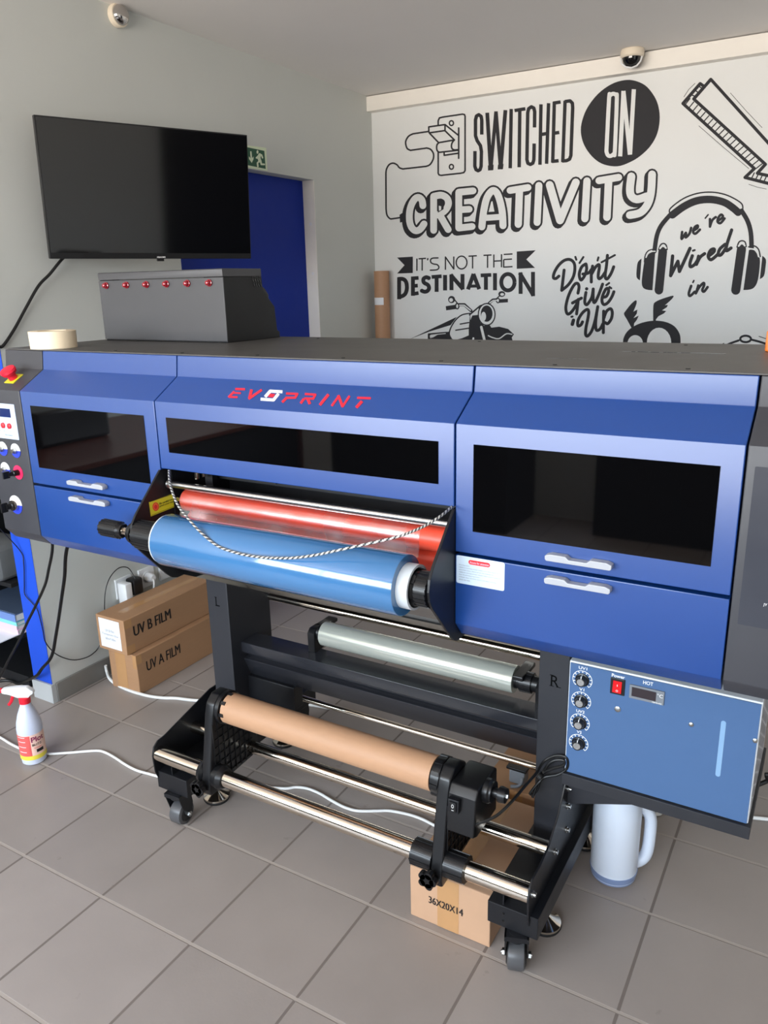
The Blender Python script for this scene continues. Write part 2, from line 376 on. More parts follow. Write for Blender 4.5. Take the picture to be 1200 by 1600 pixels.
# ================================================================== THE ROOM
XL = -0.3535; YB = 2.91; ZC = 2.645; WT = 0.112
XR = 5.0; YF = -3.8; XO = -2.2
struct(MB().box(XO-.1, XR+.1, YF-.1, YB+.1, -0.06, 0.0), 'floor', M['floor'])
struct(MB().box(XO-.1, XR+.1, YF-.1, YB+.1, ZC, ZC+.08), 'ceiling', M['ceiling'])
struct(MB().box(XL-WT, XR+.1, YB, YB+.1, 0, ZC), 'wall_back', M['wall_white'])
w = MB(); DY0, DY1, DZ = 1.239, 2.289, 2.142
w.box(XL-WT, XL, .305, DY0, 0, ZC); w.box(XL-WT, XL, DY1, YB, 0, ZC); w.box(XL-WT, XL, DY0, DY1, DZ, ZC)
struct(w, 'wall_left', M['wall_grey'])
struct(MB().box(XL-WT-.001, XL+.0005, .3035, .305, .082, ZC), 'trim_1', M['blue_wall'])
struct(MB().box(XO-.1, XO, YF, YB, 0, ZC), 'wall_far_left', M['wall_grey'])
struct(MB().box(XO, XL-WT, YB, YB+.1, 0, ZC), 'wall_far_back', M['wall_grey'])
def wall_with_window(name, wn, axis, pos, th, a0, a1, holes, z0, z1):
    m = MB(); g = MB(); fr = MB()
    def put(mb, s0, s1, q0, q1, t0=0, t1=th):
        if axis == 'y': mb.box(s0, s1, pos+t0, pos+t1, q0, q1)
        else: mb.box(pos+t0, pos+t1, s0, s1, q0, q1)
    cur = a0
    for h0, h1 in holes:
        put(m, cur, h0, 0, ZC); put(m, h0, h1, 0, z0); put(m, h0, h1, z1, ZC); cur = h1
        put(g, h0, h1, z0, z1, th*.45, th*.55)
        for a, b in ((h0, h0+.05), (h1-.05, h1), ((h0+h1)/2-.025, (h0+h1)/2+.025)): put(fr, a, b, z0, z1, th*.3, th*.7)
        put(fr, h0, h1, z0, z0+.05, th*.3, th*.7); put(fr, h0, h1, z1-.05, z1, th*.3, th*.7)
    put(m, cur, a1, 0, ZC)
    wo = struct(m, name, M['wall_white']); wi = struct(fr, wn, M['trim_white']); struct(g, 'window_pane', M['glass'], wi)
# the shop front behind the photographer (daylight side) and the right wall
m = MB(); WX0, WX1, WZ0, WZ1 = -1.8, 2.8, .95, 2.45
for (a, b, c, d) in ((XO, WX0, 0, ZC), (WX1, XR, 0, ZC), (WX0, WX1, 0, WZ0), (WX0, WX1, WZ1, ZC)): m.box(a, b, YF-.1, YF, c, d)
struct(m, 'wall_front', M['wall_grey'])
fr = MB()
for a, b, c, d in ((WX0, WX0+.05, WZ0, WZ1), (WX1-.05, WX1, WZ0, WZ1), (0.0, .04, WZ0, WZ1), (1.75, 1.79, WZ0, WZ1), (WX0, WX1, WZ0, WZ0+.05), (WX0, WX1, WZ1-.05, WZ1)): fr.box(a, b, YF-.08, YF-.03, c, d)
struct(fr, 'window_1', M['trim_white'])
m = MB(); RD0, RD1 = .62, 2.2
for (a, b, c, d) in ((YF, RD0, 0, ZC), (RD1, YB, 0, ZC), (RD0, RD1, 2.45, ZC)): m.box(XR, XR+.1, a, b, c, d)
struct(m, 'wall_right', M['wall_white'])
struct(MB().box(XR+.06, XR+.10, RD0, RD1, 0, 2.45), 'tv_reflection_panel', M['inset'])  # unseen dark panel, added so the television mirrors an unlit doorway
b = MB(); b.box(XL-.0735, XL+.001, DY1-.003, DY1, .004, DZ-.001); struct(b, 'trim_3', M['trim_white'])
# painted boxed-in duct along the top of the back wall
struct(MB().box(XL, XR, YB-.055, YB, 2.562, ZC-.004), 'trim_2', M['trim_white'], bevel=.002)
# skirting tiles
struct(MB().box(XL, XL+.009, .318, DY0, 0, .082), 'baseboard_left', M['skirting'], bevel=.0015)
b = MB(); b.box(XL-WT-.003, XL+.004, .294, .3035, 0, .082); b.box(XL, XL+.006, .294, .317, 0, .082)
struct(b, 'baseboard_end', M['skirting_light'], bevel=.0015)
# the blue door in its deep opening
d = struct(MB().box(XL-WT+.0, -.427, DY0+.001, DY1-.001, .004, DZ-.001), 'door_1', M['door_blue'])
hb = MB(); hb.cyl((-.427, DY0+.07, 1.0), (-.385, DY0+.07, 1.0), .011); hb.cyl((-.39, DY0+.07, 1.0), (-.39, DY0+.19, 1.0), .009)
struct(hb, 'door_handle', M['steel'], d)
b = MB()
for z in (1.92, 1.66): b.cyl((-.385, DY1, z), (-.385, DY1-.004, z), .009, seg=12)
struct(b, 'door_stop_plug', M['white'], d)

# ================================================================== WALL ART (black paint on the back wall)
YA = YB-.0008
def on_wall(u, v, lev): return at(u, v, y=YA-.0006*lev)
BK, WH = 0, 1
def art(name, label, draw, cat='wall decal'):
    d = Decal(on_wall); draw(d)
    o = d.mb.build(name, [M['decal'], M['wall_white']], origin=on_wall(*d.tr((0, 0)), 0) if False else None)
    me = o.data; c = sum((v.co for v in me.vertices), Vector())/len(me.vertices)
    for v in me.vertices: v.co -= c
    o.location = c; tag(o, label, cat, 'black lettering and drawings painted on the white wall'); return o

def d_switch(d):
    d.T = (600, 140, 7.5); w = 19
    d.stroke([(635,410),(635,365),(650,332),(690,322),(920,288),(943,293),(950,312),(950,950),(935,972),(900,980),(670,1005),(645,1000),(635,980),(635,735)], w)
    for c in ((790,393),(790,905)): d.ring(c, 24, 28, 17)
    d.strokes([[(525,490),(525,437),(715,410),(715,480),(530,507),(525,490)],[(715,410),(875,538)],[(718,485),(825,590),(640,622),(530,507)],
               [(875,450),(875,805)],[(705,735),(705,770),(875,745)]], w)
    d.stroke([(825,590),(800,620),(790,660),(800,695),(830,708)], w, sm=5); d.stroke([(830,708),(875,703)], w)
    d.stroke([(645,622),(622,645),(617,690),(628,722),(650,735)], w, sm=5); d.stroke([(650,735),(875,710)], w)
    d.stroke([(525,490),(340,518)], w); d.stroke([(340,518),(290,545),(258,595),(255,640),(272,690),(310,712)], w, sm=5); d.stroke([(310,712),(500,685)], w)
    d.stroke([(500,685),(545,700),(577,745),(580,800),(560,850),(530,885),(490,900)], w, sm=5); d.stroke([(490,900),(220,930)], w)
    d.stroke([(220,930),(180,915),(150,880),(105,862),(60,880),(30,930),(22,980)], w, sm=5); d.stroke([(22,980),(24,1400)], w)
    d.stroke([(24,1400),(35,1470),(70,1512),(110,1512),(190,1500)], w, sm=5)
    d.fill([(182,1468),(222,1440),(228,1545),(188,1560)])
art('switch_drawing', 'black line drawing of a toggle light switch with a looping wire', d_switch)

def d_switched(d):
    d.T = (730, 110, 3.871); w = 21
    d.stroke([(88,388),(88,300),(84,278),(70,268),(56,276),(50,300),(50,395),(60,425),(80,455),(86,490),(84,580),(78,600),(66,607),(53,600),(46,580),(47,488)], w, rnd=False)
    d.stroke([(121,256),(142,604)], w+2, rnd=False); d.stroke([(142,604),(174,248)], w, rnd=False); d.stroke([(174,248),(202,598)], w, rnd=False); d.stroke([(202,598),(231,240)], w+2, rnd=False)
    d.fill([(125,575),(160,570),(158,603),(126,606)]); d.fill([(186,570),(220,566),(216,597),(184,599)])
    d.stroke([(266,233),(260,592)], w, rnd=False)
    d.stroke([(286,243),(352,232)], w, rnd=False); d.stroke([(318,238),(314,586)], w, rnd=False)
    d.stroke([(407,345),(408,250),(403,228),(388,220),(372,231),(366,255),(361,540),(367,562),(382,569),(397,561),(403,540),(405,442)], w, rnd=False)
    d.stroke([(446,205),(440,571)], w, rnd=False); d.stroke([(492,198),(480,565)], w, rnd=False); d.stroke([(446,388),(486,381)], w, rnd=False)
    d.stroke([(527,190),(517,558)], w, rnd=False); d.stroke([(520,198),(565,191)], w, rnd=False); d.stroke([(520,381),(557,375)], w, rnd=False); d.stroke([(512,551),(553,546)], w, rnd=False)
    d.stroke([(592,183),(578,555)], w, rnd=False); d.stroke([(590,189),(622,184),(636,198),(638,225),(627,515),(619,537),(600,546),(574,548)], w, rnd=False)
art('switched_lettering', 'tall condensed black word SWITCHED', d_switched)

def d_on(d):
    d.T = (730, 110, 3.871)
    d.fill(smooth([(980,57),(1060,80),(1110,125),(1150,195),(1165,285),(1150,380),(1110,455),(1050,515),(985,555),(910,580),(830,570),(770,535),(720,475),(693,410),(688,340),(710,260),(750,190),(810,125),(890,75)], 4, True))
    d.stroke(smooth([(842,490),(858,172),(866,150),(884,141),(900,150),(905,175),(893,485),(886,506),(866,518),(850,512),(842,490)], 3), 24, WH, 1)
    for a, b in (((945,124),(925,520)), ((945,124),(984,510)), ((1008,114),(985,508))): d.stroke([a, b], 25, WH, 1, rnd=False)
art('on_roundel', 'solid black disc with pale letters ON inside', d_on)

def d_creat(d):
    P2 = (620, 260, 5.4545); P3 = (820, 250, 5.4545)
    L2 = [([(222,335),(215,290),(190,265),(160,272),(130,315),(110,380),(108,460),(125,518),(160,548),(200,535),(232,490)], 62, 4),
          ([(314,255),(314,545)], 62, 0), ([(314,255),(380,245),(428,272),(440,320),(418,368),(375,402),(340,415)], 62, 4), ([(370,420),(438,538)], 62, 0),
          ([(528,220),(528,525),(642,512)], 62, 0), ([(528,220),(650,208)], 62, 0), ([(528,370),(618,365)], 60, 0),
          ([(725,515),(738,400),(765,275),(812,208),(852,225),(882,305),(900,400),(905,505)], 64, 4), ([(745,440),(890,430)], 55, 0),
          ([(965,205),(1118,180)], 62, 0), ([(1045,200),(1035,493)], 66, 0)]
    L3 = [([(120,217),(105,532)], 64, 0), ([(212,212),(300,515)], 70, 0), ([(300,515),(435,190)], 70, 0), ([(530,178),(512,500)], 66, 0),
          ([(632,176),(800,148)], 64, 0), ([(714,178),(700,488)], 68, 0),
          ([(908,140),(896,250),(910,310),(960,335),(1040,310)], 72, 4), ([(1085,122),(1075,280),(1045,380),(985,448),(895,470)], 70, 4)]
    for T, LL in ((P2, L2), (P3, L3)):
        d.T = T
        for k in range(4):
            sh = (-6*k, 7*k)
            for pts, w, sm in LL: d.stroke([(p[0]+sh[0], p[1]+sh[1]) for p in pts], w+28, sm=sm)
        for pts, w, sm in LL: d.stroke(pts, w-4, WH, 1, sm=sm)
    d.T = P2                             # the counters stay black
    d.fill([(347,300),(375,297),(402,320),(398,365),(350,395)], BK, 2); d.fill([(358,335),(378,340),(378,370),(360,380)], WH, 3)
    d.fill(smooth([(765,405),(785,320),(808,262),(832,255),(852,320),(858,400)], 3, False), BK, 2); d.fill([(782,388),(805,300),(815,296),(832,385)], WH, 3)
art('creativity_lettering', 'fat bubble letters with black outline spelling CREATIVITY', d_creat)

def d_dest(d):
    d.T = (610, 380, 5); w = 10.5
    d.fill([(52,112),(175,105),(175,233),(52,237),(110,172)]); d.fill([(987,65),(1135,55),(1062,127),(1130,193),(987,200)])
    d.strokes([[(207,120),(207,216)],[(220,122),(278,118)],[(248,122),(248,214)],[(293,116),(290,134)],[(430,208),(430,108),(495,202),(495,104)],
               [(610,102),(675,98)],[(642,102),(642,198)],[(727,95),(790,92)],[(759,95),(759,193)],[(808,88),(808,190)],[(868,86),(868,188)],[(808,140),(868,137)],
               [(885,88),(954,84)],[(885,128),(950,124),],[(885,128),(885,187),(954,183)]], w, rnd=False)
    d.stroke([(372,115),(330,117),(314,130),(318,152),(340,163),(366,168),(379,188),(364,207),(312,211)], w, sm=4)
    d.ring((556,151), 42, 50, w)
    w = 31
    d.stroke([(68,266),(68,438)], w, rnd=False); d.stroke([(60,280),(98,280),(122,302),(129,350),(118,392),(95,412),(60,424)], w, rnd=False, sm=3)
    d.stroke([(176,260),(176,411)], w, rnd=False)
    for a, b in (((176,274),(220,271)), ((176,334),(214,331)), ((176,397),(220,389))): d.stroke([a, b], 29, rnd=False)
    d.stroke([(307,276),(280,266),(258,280),(262,308),(293,326),(302,352),(288,374),(264,379),(239,368)], w, rnd=False, sm=3)
    d.stroke([(322,264),(400,258)], 29, rnd=False); d.stroke([(361,255),(361,380)], w, rnd=False)
    d.stroke([(427,248),(427,369)], w, rnd=False)
    d.stroke([(477,367),(477,243)], w, rnd=False); d.stroke([(470,246),(568,360)], w, rnd=False); d.stroke([(563,361),(563,241)], w, rnd=False)
    d.stroke([(606,361),(650,240)], w, rnd=False); d.stroke([(648,240),(694,359)], w, rnd=False); d.stroke([(625,336),(680,334)], 24, rnd=False)
    d.stroke([(705,252),(788,248)], 29, rnd=False); d.stroke([(746,245),(746,364)], w, rnd=False)
    d.stroke([(817,234),(817,368)], w, rnd=False)
    d.ring((918,305), 52, 64, w)
    d.stroke([(1017,396),(1017,228)], w, rnd=False); d.stroke([(1010,232),(1118,410)], w, rnd=False); d.stroke([(1114,414),(1114,224)], w, rnd=False)
art('destination_lettering', "black words IT'S NOT THE DESTINATION between two ribbon ends", d_dest)

def d_bike(d):
    d.T = (610, 380, 5)
    d.fill([(150,750),(520,575),(470,640),(300,692)])
    d.fill([(230,785),(300,755),(395,700),(462,690),(468,740),(505,757),(560,742),(612,720),(612,560),(640,540),(705,485),(692,560),(702,620),(732,645),(775,638),(788,660),(850,652),(920,670),(965,712),(948,737),(965,800),(930,900),(700,980),(300,930)])
    d.stroke([(622,548),(560,560),(510,600),(472,660),(460,710),(475,745)], 10, sm=4)
    d.stroke([(440,700),(300,712),(300,745),(330,745)], 16); d.stroke([(430,705),(316,718),(316,740)], 6, WH, 1)
    d.fill([(622,552),(600,556),(540,590),(492,650),(478,712),(500,712),(560,690),(612,672)], WH, 1)
    d.stroke([(545,632),(612,620)], 10, BK, 2); d.stroke([(510,680),(612,664)], 10, BK, 2)
    d.fill([(625,600),(625,545),(690,500),(685,560),(640,565)], WH, 1); d.stroke([(618,560),(700,490),(765,470)], 12, BK, 2)
    d.dot((752,556), 70, 90, BK, 2); d.dot((752,556), 61, 80, WH, 3); d.dot((752,550), 46, 64, BK, 4); d.dot((728,572), 19, 36, WH, 5)
    d.stroke([(710,655),(745,800)], 20, WH, 1); d.stroke([(648,742),(640,800)], 14, WH, 1)
    d.stroke([(765,722),(800,738),(850,745),(905,708),(950,712)], 9, WH, 1, sm=4); d.dot((835,795), 48, 32, WH, 1)
    d.stroke([(630,528),(578,480),(535,480)], 24); d.stroke([(626,524),(576,484),(540,484)], 9, WH, 1)
    d.stroke([(772,468),(800,443),(845,440)], 22); d.stroke([(776,466),(802,448),(845,445)], 8, WH, 1)
    d.fill([(432,492),(512,480),(515,514),(436,525)]); d.fill([(845,438),(918,434),(918,462),(848,466)])
    d.dot((522,492), 18, 26); d.dot((840,448), 16, 22); d.dot((522,492), 8, 16, WH, 1); d.dot((840,448), 7, 13, WH, 1)
    d.dot((478,440), 27, 28); d.dot((474,444), 15, 15, WH, 1); d.dot((870,397), 27, 23); d.dot((873,400), 15, 11, WH, 1)
    d.stroke([(500,440),(530,478)], 9); d.stroke([(852,412),(822,440)], 9)
art('motorcycle_drawing', 'black and white drawing of a motorcycle with round headlight and mirrors', d_bike)

def d_dont(d):
    d.T = (850, 380, 9.23); w = 44
    for p in ([(215,475),(170,510),(135,495),(150,420),(210,320),(290,250),(370,235),(430,280),(445,370),(420,490),(350,600),(255,680)],
              [(600,300),(545,340),(510,430),(515,500),(540,530),(590,460),(615,370),(605,300)], [(560,445),(640,430),(690,370)],
              [(680,460),(740,350),(790,308),(798,350),(785,430),(782,490),(800,513),(840,480),(880,420)],
              [(915,175),(900,330),(882,450),(890,508),(920,508),(970,430),(1005,340)],
              [(490,720),(505,630),(485,580),(440,595),(385,685),(340,800),(315,920),(325,1000),(355,1022),(410,975),(470,880),(495,810)],
              [(605,710),(590,800),(590,865),(615,888),(650,850),(690,775),(710,660)], [(710,660),(708,760),(715,845),(740,845),(790,740),(845,590)],
              [(850,780),(900,765),(930,700),(925,655),(890,665),(845,760),(837,840),(865,885),(920,858),(975,780),(1008,700)],
              [(555,1135),(530,1180),(490,1190),(492,1110),(550,1010),(620,955),(645,990),(630,1100),(605,1220),(600,1315),(630,1338),(690,1260),(740,1100),(775,915)],
              [(775,915),(750,1080),(745,1200),(762,1258),(810,1235),(850,1160)],
              [(860,1090),(900,985),(960,945),(985,1000),(970,1090),(920,1160),(885,1145)]):
        d.stroke(p, w, sm=5)
    d.strokes([[(255,680),(290,388)],[(700,330),(682,460),(682,560)],[(410,862),(540,792)],[(495,810),(470,1020)],[(860,980),(855,1290)]], w)
    d.strokes([[(452,198),(466,238)],[(568,200),(512,285)],[(785,205),(772,250)],[(830,275),(1022,172)],[(940,575),(897,605)],[(945,632),(970,650)],[(395,1062),(412,1058)]], 30)
    d.dot((615,658), 24, 24); d.stroke([(425,1110),(408,1170)], 50)
art('dont_give_up_lettering', "black brush script reading Don't Give Up", d_dont)

def d_head(d):
    d.T = (980, 290, 5.4545)
    d.stroke([(360,228),(372,190),(480,110),(600,66),(720,56),(830,75),(920,115),(978,158),(985,205)], 12, sm=4)
    d.stroke([(385,250),(480,180),(590,130),(710,118),(820,140),(895,185),(945,228)], 64, sm=4)
    d.stroke([(365,250),(290,340),(252,430),(232,560)], 38, sm=4); d.stroke([(975,215),(1025,300),(1053,400),(1060,530)], 40, sm=4)
    d.stroke([(303,560),(270,892)], 74); d.stroke([(974,540),(925,892)], 78)
    d.stroke([(268,545),(285,505),(310,493),(332,508),(340,545)], 12, sm=3); d.stroke([(936,525),(952,482),(980,470),(1005,482),(1014,520)], 12, sm=3)
    d.stroke([(280,535),(305,510),(330,532)], 15, WH, 1, sm=3); d.stroke([(950,515),(978,490),(1002,512)], 15, WH, 1, sm=3)
    d.fill(smooth([(240,552),(200,560),(165,595),(145,650),(125,800),(130,860),(160,885),(215,892)], 3)); d.fill(smooth([(1037,548),(1080,548),(1115,590),(1132,645),(1115,800),(1085,865),(1045,886),(990,890)], 3))
    d.stroke([(160,612),(178,580),(210,562),(238,560)], 10, WH, 1, sm=3); d.stroke([(1045,538),(1085,545),(1110,575),(1120,605)], 13, WH, 1, sm=3)
    d.stroke([(146,650),(155,590),(185,552),(240,540)], 10, sm=3); d.stroke([(1035,522),(1085,515),(1120,545),(1134,605)], 12, sm=3)
    d.fill(smooth([(122,622),(92,650),(82,700),(80,780),(108,808)], 3)); d.fill(smooth([(1152,598),(1182,630),(1178,700),(1165,770),(1130,798)], 3))
    for p in ([(468,395),(464,455),(500,402),(498,442),(530,410),(545,360)], [(562,385),(598,362),(600,340),(575,355),(562,395),(582,410),(620,375)],
              [(770,305),(815,267),(800,247),(776,275),(770,308),(795,320),(830,280)], [(705,350),(725,295),(755,268)]): d.stroke(p, 22, sm=4)
    d.stroke([(665,278),(690,248)], 13); d.stroke([(705,285),(705,350)], 22)
    for p in ([(387,600),(370,768)], [(370,768),(432,645)], [(432,645),(445,732)], [(445,732),(535,535)]): d.stroke(p, 29)
    for p in ([(555,598),(535,660),(540,692),(575,672),(605,625)], [(590,672),(620,612),(660,580)], [(692,602),(738,565),(740,540),(710,552),(690,602),(715,632),(770,588)],
              [(835,500),(790,540),(775,588),(802,588),(842,530)], [(890,378),(850,500),(845,555),(885,532)]): d.stroke(p, 28, sm=4)
    d.stroke([(607,600),(590,672)], 25); d.stroke([(575,550),(560,555)], 18)
    for p in ([(545,855),(525,918),(537,940),(575,905)], [(585,918),(612,868),(650,830),(655,850),(640,890),(655,903),(685,865)]): d.stroke(p, 23, sm=4)
    d.stroke([(605,850),(585,918)], 20); d.stroke([(568,810),(560,825)], 15)
art('headphones_drawing', "black drawing of headphones around the script words we're Wired in", d_head)

def d_arrow(d):
    d.T = (1040, 110, 7.5); w = 38
    d.stroke([(1500,1180),(530,105),(330,335),(1170,1100),(1075,1205),(1500,1300)], w)
    d.stroke([(440,180),(405,155),(203,388),(1040,1150),(930,1255),(1500,1400)], w)
    a, b = (285,330), (1130,1095); e, f = (230,400), (1060,1150)
    n = 20
    for i in range(n):
        t = i/(n-1); p = (a[0]+(b[0]-a[0])*t, a[1]+(b[1]-a[1])*t); q = (e[0]+(f[0]-e[0])*t, e[1]+(f[1]-e[1])*t)
        d.stroke([p, q], 13)
    for p, q in (((300,285),(335,300)), ((350,235),(375,255)), ((395,190),(420,205))): d.stroke([p, q], 15)
    for i in range(9): d.stroke([(1040+48*i,1200+12*i),(1010+48*i,1260+13*i)], 14)
    d.strokes([[(215,310),(270,225),(345,152)],[(760,265),(940,470),(1130,670)],[(390,650),(700,920),(975,1150)],[(975,1335),(1080,1370),(1180,1390)]], 6)
art('arrow_drawing', 'black outlined lightning arrow with hatched edge at the right', d_arrow)

def d_owl(d):
    d.T = (960, 430, 5)
    d.fill(smooth([(65,600),(66,540),(72,490),(100,440),(150,400),(220,370),(310,355),(400,365),(470,400),(510,460),(517,520),(515,600)], 4)+[(480,720),(300,780),(110,730)])
    d.dot((163,534), 60, 66, WH, 1); d.dot((349,528), 95, 118, WH, 1)
    d.fill(smooth([(135,415),(100,350),(75,305),(88,278),(130,225),(168,195),(173,222),(148,285)], 3)+[(180,268),(175,300),(150,335),(190,316),(175,350),(155,375),(150,410)])
    d.fill(smooth([(303,360),(304,240),(322,208),(380,182),(458,160),(450,185),(395,235)], 3)+[(418,232),(410,250),(372,275),(405,280),(385,300),(345,320),(325,345),(323,360)])
art('feathered_head_drawing', 'black rounded head with two white eye holes and feather tufts', d_owl)

def d_ring(d):
    d.T = (960, 430, 5)
    d.stroke([(780,690),(820,600),(880,545),(970,510)], 17, sm=4); d.stroke([(1075,505),(1150,525),(1230,560),(1290,640)], 17, sm=4)
    d.ring((1025,498), 42, 25, 17); d.stroke([(825,550),(855,532)], 6); d.stroke([(1130,478),(1195,500)], 6)
art('ring_drawing', 'partial black curved outline topped by a small oval ring', d_ring)

# ================================================================== WALL FIXTURES
# television on a swing arm
R_ = Vector((0.0, 1.0, 0.0)); U_ = Vector((0, 0, 1)); N_ = Vector((1, 0, 0))
Rz = Matrix.Rotation(-0.419, 3, 'Z'); R_ = Rz @ R_; N_ = Rz @ N_
Rt = Matrix.Rotation(0.075, 3, R_); U_ = Rt @ U_; N_ = Rt @ N_
TVW, TVH = .80, .468
k = TVW/.85; TC = CAM + (Vector((-.249, 1.011, 1.965))-CAM)*k
tv = thing('television', 'black flat television on the grey wall above the small dark cabinet', 'television', TC)
m = MB(); m.obox(TC-N_*.012, R_*TVW/2, U_*TVH/2, N_*.012); tvf = m.build('bezel', M['tv_black'], tv, bevel=.002)
m = MB(); m.obox(TC+N_*.0004+U_*.008, R_*(TVW/2-.004), U_*(TVH/2-.013), N_*.001); m.build('screen', M['screen'], tv)
m = MB(); m.obox(TC-N_*.038-U_*.06, R_*.26, U_*.14, N_*.018); m.build('rear_housing', M['tv_black'], tv, bevel=.01)
m = MB(); put_text(m, 'XIAOMI', TC+N_*.0009-U_*(TVH/2-.003)+R_*.0-R_*.005, R_*.034, U_*.006, bold=.02); m.build('logo', M['white'], tv)
m = MB(); m.obox(TC-U_*(TVH/2+.004)+R_*.012+N_*-.008, R_*.013, U_*.005, N_*.006); m.build('sensor', M['black_plastic'], tv, bevel=.001)
m = MB(); q = TC-N_*.056; wl = Vector((XL, q.y+.10, q.z)); m.obox((XL+.008, wl.y, wl.z), (.008,0,0), (0,.05,0), (0,0,.10)); m.tube([wl, (wl+q)/2+Vector((.05,.07,0)), q], .018, 10)
m.build('wall_mount', M['black'], tv)
pts = [at(118,385,x=-.285), at(96,406,x=-.30), at(78,428,x=-.315), at(60,447,x=-.325), at(40,482,x=-.335), at(22,515,x=-.34), at(4,541,x=-.343), (-.36,.288,1.405), (-.47,.286,1.25), (-.55,.36,1.02), (-.60,.45,.86), (-.66,.52,.826)]
tag(MB().tube(smooth(pts, 6), .0055, 8).build('television_cable', M['cable_black'], origin=pts[-1]), 'black power cord hanging from the television down the grey wall', 'cable')

# exit sign
def on_left(u, v, lev): return at(u, v, x=XL+.0036+.0005*lev)
ex = thing('exit_sign', 'green emergency exit sign with running figure above the blue door', 'sign', (XL, 1.80, 2.147))
MB().prism([(XL+.0006, 1.70, 2.1445), (XL+.0006, 1.889, 2.1465), (XL+.0006, 1.889, 2.251), (XL+.0006, 1.70, 2.243)], (.003,0,0)).build('plate', M['sign_glow'], ex)
d = Decal(on_left); d.T = (380, 220, 24)
d.fill([(30,215),(793,378),(845,1055),(30,885)], 0, 0)
d.dot((537,420), 38, 66, 1, 1)
d.stroke([(620,520),(590,640),(625,760)], 110, 1, 1); d.strokes([[(560,560),(490,620),(560,665)],[(640,520),(700,540),(725,640)]], 55, 1 and dict() or 1) if False else None
for p, w_ in (([(570,560),(495,640),(580,660)], 55), ([(620,515),(690,530),(725,640)], 52), ([(610,760),(535,830),(550,960)], 62), ([(650,740),(680,880),(785,885)], 66)): d.stroke(p, w_, 1, 1)
d.stroke([(285,395),(310,720)], 52, 1, 1, rnd=False); d.fill([(215,580),(300,690),(385,590),(388,690),(322,830),(216,680)], 1, 1)
d.mb.build('pictogram', [M['sign_green'], M['sign_glow']], ex)

# alarm bell near the ceiling
cx = Vector((XL, 1.006, 2.610))
be = thing('alarm_sounder', 'round mirror-capped alarm sounder high on the grey wall', 'alarm', cx)
MB().lathe(cx+Vector((.0005,0,0)), (1,0,0), [(0,.040),(.018,.042),(.026,.040)], 32).build('base', M['ivory'], be)
MB().lathe(cx+Vector((.0262,0,0)), (1,0,0), [(0,.0365),(.010,.034),(.018,.027),(.023,.016),(.0245,.002)], 32).build('cap', M['chrome_cap'], be)

# dome camera
cc = at(988, 84, y=2.79); cc.z = ZC-.001
dc = thing('dome_camera', 'white security dome camera with dark bubble under the ceiling', 'camera', cc)
MB().lathe(cc, (0,0,-1), [(0,.052),(.012,.056),(.030,.054),(.036,.048)], 32).build('housing', M['ivory'], dc)
m = MB(); m.lathe(cc+Vector((0,0,-.0362)), (0,0,-1), [(0,.045),(.016,.043),(.030,.034),(.040,.018),(.043,.002)], 32); bub = m.build('bubble', M['black_gloss'], dc)
m = MB(); c0 = cc+Vector((.0,0,-.050))
ring = [c0+Vector((.050*math.cos(a),.050*math.sin(a)*.9-.004,-.034*abs(math.sin(a)))) for a in [PI*i/14 for i in range(15)]]
MB().tube([cc+Vector((-.047,-.02,-.036)), cc+Vector((-.042,-.032,-.06)), cc+Vector((-.02,-.03,-.078)), cc+Vector((.005,-.02,-.083)), cc+Vector((.028,-.015,-.076)), cc+Vector((.044,-.012,-.058)), cc+Vector((.047,-.005,-.036))], .004, 8).build('guard', M['white_plastic'], dc)

# cardboard tube in the corner
tb = thing('cardboard_tube', 'tall brown cardboard tube standing in the room corner', 'tube', (-.268, 2.842, 0))
m = MB(); m.lathe((-.268, 2.842, .0005), (0,0,1), [(0,.0465),(1.672,.0465),(1.672,.043),(1.63,.043)], 32); m.build('tube_body', M['core_paper'], tb)
m = MB(); A = [PI*1.25+i*(PI*.48)/10 for i in range(11)]
for a, b_ in zip(A, A[1:]): m.poly([(-.268+.0472*math.cos(q), 2.842+.0472*math.sin(q), z) for q, z in ((a,1.474),(b_,1.474),(b_,1.517),(a,1.517))])
m.build('paper_label', M['paper'], tb)

# ================================================================== THE PRINTER
PX = Vector((1.177, .33, 0))
pr = thing('wide_format_printer', 'large blue and black roll-to-roll film printer on castors', 'printer', PX)
YFc = -.05; YU = .036; YT = .043
XA, XB, XC_, XD = .231, .7616, 1.592, 2.124
XE0, XE1 = .058, 2.297
G = .0016
def cover_profile(z0, x): return [(x,-.05,z0),(x,-.05,1.328),(x,YU,1.380),(x,YT,1.4325),(x,.075,1.4325),(x,.07,1.365),(x,-.02,1.31),(x,-.02,z0)]
def handle(mb, x0, x1, z):          # a bar handle standing off the panel
    y0 = YFc-.0006
    o_ = [(x0+.003,-.0075),(x1-.003,-.0075),(x1,-.0045),(x1,.003),(x1-.010,.0065),(x1-.040,.0065),(x1-.047,.0005),(x0+.047,.0005),(x0+.040,.0065),(x0+.010,.0065),(x0,.003),(x0,-.0045)]
    mb.prism([(x, y0, z+q) for x, q in o_], (0,-.018,0))
